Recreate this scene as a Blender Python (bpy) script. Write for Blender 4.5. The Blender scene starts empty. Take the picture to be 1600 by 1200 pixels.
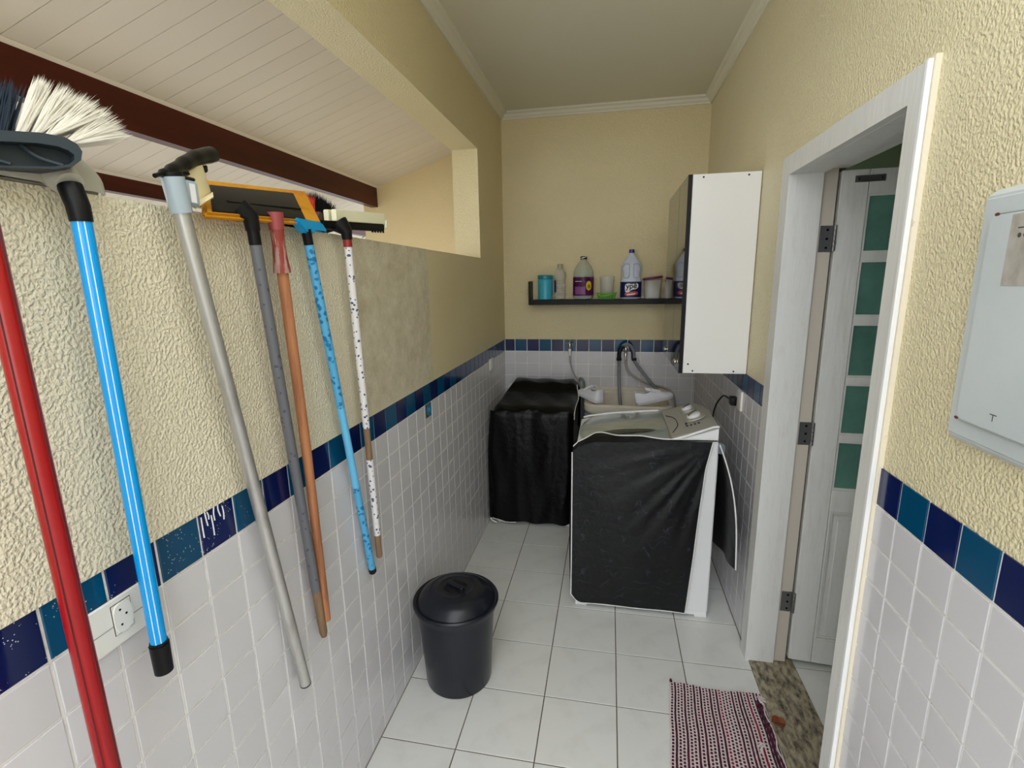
import bpy, bmesh, math, random
from mathutils import Vector, Matrix, noise
random.seed(7)
S = bpy.context.scene
COL = S.collection
PI = math.pi
# ------------------------------------------------------------------ camera, light, exposure
RW, YB, HC = 1.553, 4.0855, 3.055      # room width, back wall, ceiling height (metres)
cam = bpy.data.cameras.new('camera'); camo = bpy.data.objects.new('camera', cam); COL.objects.link(camo)
cam.sensor_width = 36.0; cam.lens = 771.11 * 36.0 / 1600.0; cam.clip_start = 0.02
r_ = Vector((0.9815948, 0.19019087, -0.01729397)); u_ = Vector((-0.02230548, 0.20411305, 0.97869317)); f_ = Vector((-0.18966843, 0.96029438, -0.20459861))
M = Matrix.Identity(4)
for i in range(3):
    M[i][0] = r_[i]; M[i][1] = u_[i]; M[i][2] = -f_[i]
M[0][3], M[1][3], M[2][3] = 0.86113, 0.0, 1.78548
camo.matrix_world = M
S.camera = camo
w = bpy.data.worlds.new('world'); S.world = w; w.use_nodes = True
nt = w.node_tree
bg = nt.nodes['Background']; bg.inputs['Strength'].default_value = 1.0
bg.inputs['Color'].default_value = (0.93, 0.97, 1.0, 1)          # even overcast sky
S.view_settings.view_transform = 'Standard'; S.view_settings.look = 'None'
S.view_settings.gamma = 1.0; S.view_settings.use_curve_mapping = False
S.view_settings.exposure = 1.78

# ------------------------------------------------------------------ materials
def lin(c):
    return tuple(((x/255)/12.92 if x/255 <= 0.04045 else ((x/255+0.055)/1.055)**2.4) for x in c)
def mat(name, rgb, rough=0.5, metal=0.0, **k):
    m = bpy.data.materials.new(name); m.use_nodes = True
    n = m.node_tree.nodes; l = m.node_tree.links; b = n['Principled BSDF']
    c = lin(rgb)
    b.inputs['Base Color'].default_value = (*c, 1); b.inputs['Roughness'].default_value = rough; b.inputs['Metallic'].default_value = metal
    if 'spec' in k: b.inputs['Specular IOR Level'].default_value = k['spec']
    if 'coat' in k: b.inputs['Coat Weight'].default_value = k['coat']
    if 'trans' in k: b.inputs['Transmission Weight'].default_value = k['trans']; b.inputs['IOR'].default_value = k.get('ior', 1.3)
    if 'emit' in k: b.inputs['Emission Color'].default_value = (*c, 1); b.inputs['Emission Strength'].default_value = k['emit']
    if 'alpha' in k: b.inputs['Alpha'].default_value = k['alpha']
    tc = n.new('ShaderNodeTexCoord')
    if 'var' in k:                       # (scale, amount, rgb2 , stretch, lo, hi)
        sc, rgb2, st, lo, hi = k['var']
        mp = n.new('ShaderNodeMapping'); mp.inputs['Scale'].default_value = st
        l.new(tc.outputs['Object'], mp.inputs['Vector'])
        no = n.new('ShaderNodeTexNoise'); no.inputs['Scale'].default_value = sc; no.inputs['Detail'].default_value = 6; no.inputs['Roughness'].default_value = 0.65
        l.new(mp.outputs[0], no.inputs['Vector'])
        mr = n.new('ShaderNodeMapRange'); mr.inputs['From Min'].default_value = lo; mr.inputs['From Max'].default_value = hi
        l.new(no.outputs['Fac'], mr.inputs['Value'])
        mx = n.new('ShaderNodeMix'); mx.data_type = 'RGBA'
        mx.inputs['A'].default_value = (*c, 1); mx.inputs['B'].default_value = (*lin(rgb2), 1)
        l.new(mr.outputs[0], mx.inputs['Factor']); l.new(mx.outputs['Result'], b.inputs['Base Color'])
    if 'rnd' in k:                       # brightness differing from piece to piece
        src = b.inputs['Base Color'].links[0].from_socket if b.inputs['Base Color'].links else None
        oi = n.new('ShaderNodeObjectInfo'); mr = n.new('ShaderNodeMapRange'); mr.inputs['To Min'].default_value = 1-k['rnd']; mr.inputs['To Max'].default_value = 1.0
        l.new(oi.outputs['Random'], mr.inputs['Value'])
        hs = n.new('ShaderNodeHueSaturation')
        if src: l.new(src, hs.inputs['Color'])
        else: hs.inputs['Color'].default_value = (*c, 1)
        l.new(mr.outputs[0], hs.inputs['Value']); l.new(hs.outputs[0], b.inputs['Base Color'])
    if 'bump' in k:                      # (kind, scale, distance, stretch)
        kind, sc, dist, st = k['bump']
        mp = n.new('ShaderNodeMapping'); mp.inputs['Scale'].default_value = st
        l.new(tc.outputs['Object'], mp.inputs['Vector'])
        if kind == 'voro':
            t = n.new('ShaderNodeTexVoronoi'); t.feature = 'SMOOTH_F1'; t.inputs['Scale'].default_value = sc
        else:
            t = n.new('ShaderNodeTexNoise'); t.inputs['Scale'].default_value = sc; t.inputs['Detail'].default_value = 4
        l.new(mp.outputs[0], t.inputs['Vector'])
        bp = n.new('ShaderNodeBump'); bp.inputs['Distance'].default_value = dist
        l.new(t.outputs[0], bp.inputs['Height']); l.new(bp.outputs[0], b.inputs['Normal'])
    return m

def plaster(name, rgb, dist, scale, dirty=False):
    m = bpy.data.materials.new(name); m.use_nodes = True
    n = m.node_tree.nodes; l = m.node_tree.links; b = n['Principled BSDF']; b.inputs['Roughness'].default_value = 0.42
    tc = n.new('ShaderNodeTexCoord')
    # large soft mottling
    n1 = n.new('ShaderNodeTexNoise'); n1.inputs['Scale'].default_value = 1.7; n1.inputs['Detail'].default_value = 5
    l.new(tc.outputs['Object'], n1.inputs['Vector'])
    mx = n.new('ShaderNodeMix'); mx.data_type = 'RGBA'
    c = lin(rgb)
    mx.inputs['A'].default_value = (*c, 1); mx.inputs['B'].default_value = (c[0]*0.86, c[1]*0.85, c[2]*0.80, 1)
    l.new(n1.outputs['Fac'], mx.inputs['Factor'])
    col = mx.outputs['Result']
    # relief: trowelled spatter, drawn downwards a little
    warp = n.new('ShaderNodeTexNoise'); warp.inputs['Scale'].default_value = scale*0.35; warp.inputs['Detail'].default_value = 3
    l.new(tc.outputs['Object'], warp.inputs['Vector'])
    vm = n.new('ShaderNodeVectorMath'); vm.operation = 'SCALE'; vm.inputs['Scale'].default_value = 1.1/scale
    l.new(warp.outputs['Color'], vm.inputs[0])
    va = n.new('ShaderNodeVectorMath'); va.operation = 'ADD'
    l.new(tc.outputs['Object'], va.inputs[0]); l.new(vm.outputs[0], va.inputs[1])
    mp = n.new('ShaderNodeMapping'); mp.inputs['Scale'].default_value = (1, 1, 0.85)
    l.new(va.outputs[0], mp.inputs['Vector'])
    n2 = n.new('ShaderNodeTexNoise'); n2.inputs['Scale'].default_value = scale; n2.inputs['Detail'].default_value = 2; n2.inputs['Roughness'].default_value = 0.4
    l.new(mp.outputs[0], n2.inputs['Vector'])
    rp = n.new('ShaderNodeMapRange'); rp.interpolation_type = 'SMOOTHSTEP'; rp.inputs['From Min'].default_value = 0.30; rp.inputs['From Max'].default_value = 0.72
    l.new(n2.outputs['Fac'], rp.inputs['Value'])
    bp = n.new('ShaderNodeBump'); bp.inputs['Distance'].default_value = dist
    l.new(rp.outputs[0], bp.inputs['Height']); l.new(bp.outputs[0], b.inputs['Normal'])
    if dirty:                            # a repaired, dirtier patch of the parapet
        sx = n.new('ShaderNodeSeparateXYZ'); l.new(tc.outputs['Object'], sx.inputs[0])
        def band(sock, a, bb, e):
            m1 = n.new('ShaderNodeMapRange'); m1.inputs['From Min'].default_value = a-e; m1.inputs['From Max'].default_value = a+e; l.new(sock, m1.inputs['Value'])
            m2 = n.new('ShaderNodeMapRange'); m2.inputs['From Min'].default_value = bb-e; m2.inputs['From Max'].default_value = bb+e; m2.inputs['To Min'].default_value = 1; m2.inputs['To Max'].default_value = 0; l.new(sock, m2.inputs['Value'])
            mm = n.new('ShaderNodeMath'); mm.operation = 'MULTIPLY'; l.new(m1.outputs[0], mm.inputs[0]); l.new(m2.outputs[0], mm.inputs[1]); return mm.outputs[0]
        by = band(sx.outputs['Y'], 1.55, 2.5, 0.03); bz = band(sx.outputs['Z'], 1.30, 1.99, 0.05)
        n3 = n.new('ShaderNodeTexNoise'); n3.inputs['Scale'].default_value = 9; n3.inputs['Detail'].default_value = 8; n3.inputs['Roughness'].default_value = 0.8
        l.new(tc.outputs['Object'], n3.inputs['Vector'])
        r3 = n.new('ShaderNodeMapRange'); r3.inputs['From Min'].default_value = 0.35; r3.inputs['From Max'].default_value = 0.75; l.new(n3.outputs['Fac'], r3.inputs['Value'])
        a1 = n.new('ShaderNodeMath'); a1.operation = 'MULTIPLY'; l.new(by, a1.inputs[0]); l.new(bz, a1.inputs[1])
        a2 = n.new('ShaderNodeMath'); a2.operation = 'MULTIPLY'; l.new(a1.outputs[0], a2.inputs[0]); l.new(r3.outputs[0], a2.inputs[1])
        m4 = n.new('ShaderNodeMix'); m4.data_type = 'RGBA'; l.new(a2.outputs[0], m4.inputs['Factor']); l.new(col, m4.inputs['A']); m4.inputs['B'].default_value = (*lin((184, 170, 136)), 1)
        col = m4.outputs['Result']
    l.new(col, b.inputs['Base Color'])
    return m

PL_L = plaster('plaster_parapet', (238, 229, 205), 0.0025, 160, True)
PL_U = plaster('plaster_cream', (233, 218, 174), 0.0018, 140)
PL_S = plaster('plaster_smooth', (226, 205, 158), 0.0008, 150)
PL_R = plaster('plaster_entry', (236, 225, 188), 0.0024, 145)
m_tile = mat('white_tile', (216, 214, 217), 0.14, rnd=0.07)
m_ftile = mat('floor_tile', (228, 228, 224), 0.22, rnd=0.04, var=(9, (216, 215, 210), (1, 1, 1), 0.5, 0.85))
m_navy = mat('navy_tile', (8, 26, 82), 0.12, rnd=0.25)
m_teal = mat('teal_tile', (0, 76, 116), 0.12, rnd=0.2)
# paint specks over the blue band near the entrance
def specks(m):
    n = m.node_tree.nodes; l = m.node_tree.links; b = n['Principled BSDF']
    src = b.inputs['Base Color'].links[0].from_socket
    g = n.new('ShaderNodeNewGeometry')
    v = n.new('ShaderNodeTexVoronoi'); v.inputs['Scale'].default_value = 170; v.inputs['Randomness'].default_value = 1; l.new(g.outputs['Position'], v.inputs['Vector'])
    lt = n.new('ShaderNodeMath'); lt.operation = 'LESS_THAN'; lt.inputs[1].default_value = 0.16; l.new(v.outputs['Distance'], lt.inputs[0])
    no = n.new('ShaderNodeTexNoise'); no.inputs['Scale'].default_value = 23; l.new(g.outputs['Position'], no.inputs['Vector'])
    gt = n.new('ShaderNodeMath'); gt.operation = 'GREATER_THAN'; gt.inputs[1].default_value = 0.52; l.new(no.outputs['Fac'], gt.inputs[0])
    sx = n.new('ShaderNodeSeparateXYZ'); l.new(g.outputs['Position'], sx.inputs[0])
    ly = n.new('ShaderNodeMath'); ly.operation = 'LESS_THAN'; ly.inputs[1].default_value = 1.02; sm_ = n.new('ShaderNodeMath'); sm_.operation = 'ADD'; l.new(sx.outputs['Y'], sm_.inputs[0]); l.new(sx.outputs['X'], sm_.inputs[1]); l.new(sm_.outputs[0], ly.inputs[0])
    a = n.new('ShaderNodeMath'); a.operation = 'MULTIPLY'; l.new(lt.outputs[0], a.inputs[0]); l.new(gt.outputs[0], a.inputs[1])
    a2 = n.new('ShaderNodeMath'); a2.operation = 'MULTIPLY'; l.new(a.outputs[0], a2.inputs[0]); l.new(ly.outputs[0], a2.inputs[1])
    mx = n.new('ShaderNodeMix'); mx.data_type = 'RGBA'; l.new(a2.outputs[0], mx.inputs['Factor']); l.new(src, mx.inputs['A']); mx.inputs['B'].default_value = (0.7, 0.72, 0.68, 1)
    l.new(mx.outputs['Result'], b.inputs['Base Color'])
specks(m_navy); specks(m_teal)
m_grout = mat('white_grout', (238, 236, 232), 0.8, var=(14, (168, 160, 148), (1, 1, 1), 0.55, 0.85))
m_fgrout = mat('floor_grout', (92, 78, 64), 0.9)
m_ceil = mat('ceiling_paint', (226, 221, 202), 0.8)
m_crown = mat('crown_paint', (230, 225, 206), 0.6)
m_white = mat('white_paint', (222, 222, 218), 0.45, var=(11, (206, 203, 196), (3, 3, 0.6), 0.5, 0.9), bump=('noise', 30, 0.0012, (3, 3, 0.3)))
m_cream = mat('old_cream_paint', (232, 222, 200), 0.5, var=(22, (120, 84, 60), (1, 1, 0.7), 0.66, 0.8))
m_pvc = mat('pvc_slat', (226, 216, 204), 0.45, rnd=0.05)
m_seam = mat('slat_seam', (128, 112, 98), 0.8)
m_wood_d = mat('dark_varnished_wood', (80, 28, 12), 0.42, spec=0.22, var=(6, (48, 16, 8), (1, 0.15, 1.5), 0.35, 0.75))
m_granite = mat('granite', (172, 160, 134), 0.3, var=(42, (48, 38, 28), (1.2, 0.55, 1), 0.40, 0.66))
m_green = mat('green_room_paint', (150, 172, 140), 0.7)
m_gglass = mat('green_textured_glass', (104, 150, 136), 0.2, bump=('noise', 160, 0.0006, (1, 1, 1)), spec=0.6, var=(3, (74, 112, 102), (1, 1, 1), 0.3, 0.7))
m_black = mat('black_plastic', (13, 13, 15), 0.4, spec=0.22)
m_blackg = mat('black_gloss', (10, 10, 11), 0.06, coat=0.4)
m_blackw = mat('black_laminate', (16, 15, 15), 0.42, spec=0.2, bump=('noise', 60, 0.0006, (0.3, 3, 3)))
m_lamin = mat('white_laminate', (236, 235, 232), 0.35)
m_bin = mat('bin_plastic', (24, 27, 36), 0.27, spec=0.4)
m_wm = mat('appliance_white', (236, 236, 236), 0.28)
m_silver = mat('silver_grey_plastic', (178, 176, 168), 0.34, metal=0.15)
m_lid = mat('washer_lid_plastic', (184, 186, 174), 0.12, coat=0.5, var=(3.5, (144, 156, 154), (1, 1.6, 1), 0.35, 0.7))
m_lid2 = mat('dark_lid_window', (84, 90, 84), 0.15, coat=0.5)
m_pipe = mat('white_piping', (232, 232, 230), 0.5)
m_stone = mat('marbled_resin', (228, 220, 204), 0.3, var=(5, (206, 194, 176), (1, 1, 1), 0.45, 0.8))
m_metal = mat('brushed_steel', (150, 150, 152), 0.35, metal=0.85)
m_chrome = mat('chrome', (200, 198, 190), 0.15, metal=1.0)
m_hose = mat('grey_hose', (122, 124, 130), 0.45)
m_hose2 = mat('pale_grey_hose', (160, 158, 152), 0.45)
m_shoe = mat('white_shoe_leather', (238, 238, 246), 0.6, bump=('noise', 60, 0.001, (1, 1, 1)))
m_sole = mat('shoe_sole', (222, 220, 228), 0.7)
m_alu = mat('dull_aluminium', (190, 188, 184), 0.38, metal=0.7, var=(18, (150, 146, 140), (1, 1, 0.3), 0.5, 0.8))
m_red = mat('red_lacquered_metal', (152, 8, 14), 0.25, var=(20, (104, 6, 10), (1, 1, 0.2), 0.5, 0.85))
m_redline = mat('red_groove', (70, 4, 10), 0.4)
m_blue = mat('bright_blue_coating', (0, 158, 238), 0.2)
m_wood = mat('worn_wooden_pole', (176, 116, 76), 0.6, var=(10, (112, 62, 34), (3, 3, 0.25), 0.45, 0.72))
m_rawwood = mat('bare_grey_wood', (140, 112, 84), 0.75, var=(16, (110, 84, 60), (3, 3, 0.3), 0.4, 0.7))
def printed(name, base, ink, scale, thr, stripe=None):
    m = mat(name, base, 0.42); n = m.node_tree.nodes; l = m.node_tree.links; b = n['Principled BSDF']
    tc = n.new('ShaderNodeTexCoord')
    v = n.new('ShaderNodeTexVoronoi'); v.inputs['Scale'].default_value = scale; l.new(tc.outputs['Object'], v.inputs['Vector'])
    no = n.new('ShaderNodeTexNoise'); no.inputs['Scale'].default_value = scale*1.4; l.new(tc.outputs['Object'], no.inputs['Vector'])
    ad = n.new('ShaderNodeMath'); ad.operation = 'MULTIPLY_ADD'; ad.inputs[1].default_value = 0.9; l.new(no.outputs['Fac'], ad.inputs[0]); l.new(v.outputs['Distance'], ad.inputs[2])
    lt = n.new('ShaderNodeMath'); lt.operation = 'LESS_THAN'; lt.inputs[1].default_value = thr; l.new(ad.outputs[0], lt.inputs[0])
    mx = n.new('ShaderNodeMix'); mx.data_type = 'RGBA'; mx.inputs['A'].default_value = (*lin(base), 1); mx.inputs['B'].default_value = (*lin(ink), 1)
    l.new(lt.outputs[0], mx.inputs['Factor']); l.new(mx.outputs['Result'], b.inputs['Base Color'])
    return m
m_greysleeve = printed('grey_printed_sleeve', (98, 99, 104), (70, 72, 86), 50, 0.62)
m_lbsleeve = printed('light_blue_printed_sleeve', (84, 168, 214), (16, 112, 164), 60, 0.84)
m_flsleeve = printed('white_floral_sleeve', (224, 220, 220), (52, 74, 110), 75, 0.70)
def fabric():
    m = mat('black_nylon', (22, 23, 27), 0.45, spec=0.32); n = m.node_tree.nodes; l = m.node_tree.links; b = n['Principled BSDF']
    tc = n.new('ShaderNodeTexCoord')
    wv = n.new('ShaderNodeTexWave'); wv.wave_type = 'RINGS'; wv.inputs['Scale'].default_value = 5; wv.inputs['Distortion'].default_value = 14; wv.inputs['Detail'].default_value = 1.2; wv.inputs['Detail Scale'].default_value = 2.2
    l.new(tc.outputs['Object'], wv.inputs['Vector'])
    mr = n.new('ShaderNodeMapRange'); mr.inputs['From Min'].default_value = 0.95; mr.inputs['From Max'].default_value = 1.0; l.new(wv.outputs['Fac'], mr.inputs['Value'])
    no = n.new('ShaderNodeTexNoise'); no.inputs['Scale'].default_value = 14; l.new(tc.outputs['Object'], no.inputs['Vector'])
    m2 = n.new('ShaderNodeMapRange'); m2.inputs['From Min'].default_value = 0.5; m2.inputs['From Max'].default_value = 0.62; l.new(no.outputs['Fac'], m2.inputs['Value'])
    mu = n.new('ShaderNodeMath'); mu.operation = 'MULTIPLY'; l.new(mr.outputs[0], mu.inputs[0]); l.new(m2.outputs[0], mu.inputs[1])
    mx = n.new('ShaderNodeMix'); mx.data_type = 'RGBA'; mx.inputs['A'].default_value = (*lin((12, 13, 16)), 1); mx.inputs['B'].default_value = (*lin((44, 48, 58)), 1)
    l.new(mu.outputs[0], mx.inputs['Factor']); l.new(mx.outputs['Result'], b.inputs['Base Color'])
    n3 = n.new('ShaderNodeTexNoise'); n3.inputs['Scale'].default_value = 24; n3.inputs['Detail'].default_value = 5; l.new(tc.outputs['Object'], n3.inputs['Vector'])
    bp = n.new('ShaderNodeBump'); bp.inputs['Distance'].default_value = 0.004; l.new(n3.outputs['Fac'], bp.inputs['Height']); l.new(bp.outputs[0], b.inputs['Normal'])
    return m
m_fab = fabric()
m_fab2 = mat('black_shiny_nylon', (5, 5, 6), 0.36, spec=0.2, bump=('noise', 26, 0.004, (1, 1, 1)))
m_maroon = mat('maroon_rag', (66, 16, 40), 0.9, var=(30, (104, 22, 52), (1, 0.4, 1), 0.45, 0.75))
m_crim = mat('crimson_rag', (140, 12, 52), 0.9)
m_cotton = mat('cotton_thread', (222, 208, 206), 0.9)
m_tan = mat('tan_rag', (150, 132, 104), 0.9)
m_panel = mat('pale_grey_paint', (204, 211, 212), 0.38, var=(3, (188, 196, 198), (1, 1, 1), 0.4, 0.8))
m_rust = mat('rust', (96, 54, 36), 0.9)
m_sticker = mat('faded_sticker', (184, 180, 172), 0.5, var=(30, (150, 142, 130), (1, 1, 0.6), 0.4, 0.75))
m_turq = mat('turquoise_plastic', (60, 176, 204), 0.35)
m_turq2 = mat('teal_lid_plastic', (24, 136, 160), 0.35)
m_clear = mat('clear_plastic', (228, 226, 216), 0.12, alpha=0.38)
m_clearg = mat('greenish_clear_plastic', (214, 220, 204), 0.12, alpha=0.42)
m_liquid = mat('pale_blue_liquid', (150, 186, 196), 0.1, alpha=0.5)
m_purple = mat('purple_label', (110, 24, 104), 0.4, var=(40, (150, 84, 150), (1, 1, 0.5), 0.5, 0.7))
m_yellow = mat('yellow_print', (226, 206, 30), 0.4)
m_lime = mat('lime_plastic', (112, 196, 60), 0.4)
m_jug = mat('bleach_jug_plastic', (206, 214, 230), 0.4)
m_navylab = mat('navy_label', (24, 38, 118), 0.35)
m_redlab = mat('red_print', (214, 76, 60), 0.4)
m_capblue = mat('blue_cap', (32, 40, 140), 0.35)
m_plid = mat('purple_lid', (104, 26, 84), 0.35)
m_dark = mat('dark_powder', (70, 66, 66), 0.7)
m_foamY = mat('mustard_foam', (206, 142, 12), 0.7, bump=('noise', 200, 0.001, (1, 1, 1)), var=(30, (170, 110, 8), (1, 1, 1), 0.5, 0.8))
m_creamp = mat('cream_plastic', (236, 222, 178), 0.4)
m_foamC = mat('cream_foam', (244, 240, 206), 0.7)
m_ltgrey = mat('light_grey_plastic', (188, 186, 174), 0.4)
m_bluegrey = mat('blue_grey_plastic', (164, 178, 186), 0.3)
m_slate = mat('slate_grey_plastic', (50, 58, 64), 0.45, spec=0.2)
m_bw = mat('white_bristle', (236, 232, 220), 0.5)
m_bd = mat('slate_bristle', (46, 56, 68), 0.55, spec=0.15)
m_bk = mat('black_bristle', (18, 18, 22), 0.55, spec=0.15)
m_br = mat('coral_bristle', (244, 84, 70), 0.5)
m_plum = mat('plum_plastic', (110, 70, 80), 0.4)
m_salmon = mat('red_printed_wrap', (188, 84, 70), 0.4, var=(40, (226, 190, 180), (3, 3, 0.3), 0.5, 0.6))
m_leaf = mat('leaf_green', (104, 160, 74), 0.6)
m_concrete = mat('patio_concrete', (150, 148, 142), 0.85, var=(3, (160, 156, 148), (1, 1, 1), 0.4, 0.8))
m_black2 = mat('black_print', (14, 14, 20), 0.4)
m_whitep = mat('white_print', (240, 240, 240), 0.4)
m_ivory = mat('ivory_plastic', (236, 234, 226), 0.3)

# ------------------------------------------------------------------ mesh helpers
class B:
    def __init__(s): s.b = bmesh.new()
    def box(s, a, c, bev=0.0, seg=1, M=None):
        a, c = Vector(a), Vector(c); ce = (a+c)/2; d = c-a
        r = bmesh.ops.create_cube(s.b, size=1.0, matrix=Matrix.Translation(ce) @ Matrix.Diagonal((abs(d.x), abs(d.y), abs(d.z), 1)))
        vs = r['verts']
        if bev > 0:
            es = list({e for v in vs for e in v.link_edges})
            q = bmesh.ops.bevel(s.b, geom=es, offset=bev, segments=seg, affect='EDGES', profile=0.6, clamp_overlap=True)
            vs = list({v for f in q['faces'] for v in f.verts} | {v for v in vs if v.is_valid})
        if M is not None: bmesh.ops.transform(s.b, matrix=M, verts=vs)
        return s
    def hexa(s, pts, bev=0.0, seg=2):
        """8 corners: bottom ring 4 then top ring 4"""
        v = [s.b.verts.new(p) for p in pts]
        fs = [(3, 2, 1, 0), (4, 5, 6, 7), (0, 1, 5, 4), (1, 2, 6, 5), (2, 3, 7, 6), (3, 0, 4, 7)]
        f = [s.b.faces.new([v[i] for i in q]) for q in fs]
        if bev:
            bmesh.ops.bevel(s.b, geom=list({e for x in f for e in x.edges}), offset=bev, segments=seg, affect='EDGES', clamp_overlap=True)
        return s
    def tube(s, pts, r, seg=12, caps=True, taper=None):
        pts = [Vector(p) for p in pts]; rings = []; up = None
        for i, p in enumerate(pts):
            t = (pts[min(i+1, len(pts)-1)] - pts[max(i-1, 0)]).normalized()
            if up is None:
                up = Vector((0, 0, 1)) if abs(t.z) < 0.9 else Vector((0, 1, 0))
            a = t.cross(up).normalized(); up = a.cross(t).normalized()
            rr = r[i] if isinstance(r, (list, tuple)) else r
            rings.append([s.b.verts.new(p + (a*math.cos(2*PI*k/seg) + up*math.sin(2*PI*k/seg))*rr) for k in range(seg)])
        for i in range(len(rings)-1):
            for k in range(seg):
                s.b.faces.new((rings[i][k], rings[i][(k+1) % seg], rings[i+1][(k+1) % seg], rings[i+1][k]))
        if caps:
            s.b.faces.new(rings[0][::-1]); s.b.faces.new(rings[-1])
        return s
    def lathe(s, prof, c, seg=32, sx=1.0, sy=1.0, n=2.0, M=None, cap0=True, cap1=True):
        """profile [(r, z)], superellipse exponent n"""
        c = Vector(c); rings = []; allv = []
        for (r, z) in prof:
            ring = []
            for k in range(seg):
                t = 2*PI*k/seg; cx, sn = math.cos(t), math.sin(t)
                x = math.copysign(abs(cx)**(2/n), cx)*r*sx; y = math.copysign(abs(sn)**(2/n), sn)*r*sy
                ring.append(s.b.verts.new(c+Vector((x, y, z))))
            rings.append(ring); allv += ring
        for i in range(len(rings)-1):
            for k in range(seg):
                s.b.faces.new((rings[i][k], rings[i][(k+1) % seg], rings[i+1][(k+1) % seg], rings[i+1][k]))
        if cap0: s.b.faces.new(rings[0][::-1])
        if cap1: s.b.faces.new(rings[-1])
        if M is not None: bmesh.ops.transform(s.b, matrix=M, verts=allv)
        return s
    def prism(s, poly, axis, a, c, bev=0.0, seg=2):
        """poly in the other two axes (cyclic order), extruded from a to c along axis"""
        def P(q, t):
            if axis == 'x': return (t, q[0], q[1])
            if axis == 'y': return (q[0], t, q[1])
            return (q[0], q[1], t)
        v0 = [s.b.verts.new(P(q, a)) for q in poly]; v1 = [s.b.verts.new(P(q, c)) for q in poly]
        n = len(poly); fs = [s.b.faces.new(v0[::-1]), s.b.faces.new(v1)]
        for i in range(n): fs.append(s.b.faces.new((v0[i], v0[(i+1) % n], v1[(i+1) % n], v1[i])))
        if bev: bmesh.ops.bevel(s.b, geom=list({e for f in fs for e in f.edges}), offset=bev, segments=seg, affect='EDGES', clamp_overlap=True)
        return s
    def sheet(s, fn, nu, nv, thick=0.0):
        g = [[s.b.verts.new(fn(i/nu, j/nv)) for j in range(nv+1)] for i in range(nu+1)]
        fs = [s.b.faces.new((g[i][j], g[i+1][j], g[i+1][j+1], g[i][j+1])) for i in range(nu) for j in range(nv)]
        if thick:
            bmesh.ops.recalc_face_normals(s.b, faces=fs)
            bmesh.ops.solidify(s.b, geom=fs, thickness=thick)
        return s
    def ball(s, c, r, M=None, seg=16):
        q = bmesh.ops.create_uvsphere(s.b, u_segments=seg, v_segments=seg//2+2, radius=1.0)
        m = Matrix.Translation(Vector(c)) @ (M if M is not None else Matrix.Identity(4)) @ Matrix.Diagonal((*(r if isinstance(r, (tuple, list)) else (r, r, r)), 1))
        bmesh.ops.transform(s.b, matrix=m, verts=q['verts']); return s

def wloc(o):
    v = Vector((0, 0, 0))
    while o is not None: v += o.location; o = o.parent
    return v
def obj(name, b, m, parent=None, label=None, cat=None, group=None, kind=None, sharp=35, at=None):
    me = bpy.data.meshes.new(name)
    org = Vector(at) if at is not None else (wloc(parent) if parent is not None else Vector((0, 0, 0)))
    bmesh.ops.recalc_face_normals(b.b, faces=b.b.faces)
    bmesh.ops.translate(b.b, vec=-org, verts=b.b.verts)
    b.b.to_mesh(me); b.b.free()
    for p in me.polygons: p.use_smooth = True
    me.set_sharp_from_angle(angle=math.radians(sharp))
    for mm in (m if isinstance(m, (list, tuple)) else [m]): me.materials.append(mm)
    o = bpy.data.objects.new(name, me); COL.objects.link(o)
    if parent is not None:
        o.parent = parent
        o.location = org - wloc(parent)
    else: o.location = org
    tag(o, label, cat, group, kind); return o
def tag(o, label=None, cat=None, group=None, kind=None):
    if label: o['label'] = label
    if cat: o['category'] = cat
    if group: o['group'] = group
    if kind: o['kind'] = kind
    return o
def thing(name, loc, label, cat, group=None):
    o = bpy.data.objects.new(name, None); COL.objects.link(o); o.location = loc; o.empty_display_size = 0.05
    return tag(o, label, cat, group)
def bez(pts, n=10):
    """Catmull-Rom through points"""
    pts = [Vector(p) for p in pts]; out = []
    P = [pts[0]*2-pts[1]] + pts + [pts[-1]*2-pts[-2]]
    for i in range(1, len(P)-2):
        for k in range(n):
            t = k/n; a, b_, c, d = P[i-1], P[i], P[i+1], P[i+2]
            out.append(0.5*((2*b_) + (c-a)*t + (2*a-5*b_+4*c-d)*t*t + (3*b_-3*c+d-a)*t**3))
    out.append(pts[-1]); return out
def piece(name, mesh, parent, loc, label=None, rot=None):
    o = bpy.data.objects.new(name, mesh); COL.objects.link(o); o.parent = parent; o.location = loc
    if rot: o.rotation_euler = rot
    if label: o['label'] = label
    return o

# ------------------------------------------------------------------ the room shell
T = 0.103; TW = T - 0.0056; ZB = 1.2028; ZT = ZB + T
OPEN_Y, OPEN_B, OPEN_T = 3.326, 1.94, 2.625          # far end, sill, head of the opening in the left wall
Y0 = -1.2
b = B()
b.box((-0.17, Y0, 0), (-0.012, YB+0.15, ZT-0.004)); b.box((-0.17, Y0, ZT-0.004), (0.003, 2.31, OPEN_B)); b.box((-0.17, 2.31, ZT-0.004), (0.002, YB+0.15, OPEN_B))
b.box((-0.17, OPEN_Y, OPEN_B), (0.003, YB+0.15, OPEN_T)); b.box((-0.17, 0.9, OPEN_T), (0.003, YB+0.15, HC+0.12))
wall_left = obj('wall_left', b, [PL_L], kind='structure')
wall_left.data.materials.append(PL_U)
for p in wall_left.data.polygons:
    if p.center.z > OPEN_B+0.001 or p.center.y > 2.32: p.material_index = 1
b = B(); b.box((-0.012, Y0, 0.0), (-0.003, YB, ZT-0.004)); obj('grout_bed', b, m_grout, wall_left)
b = B(); b.box((-0.17, YB, 0), (RW+0.2, YB+0.15, HC+0.12))
wall_back = obj('wall_back', b, PL_U, kind='structure')
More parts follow.
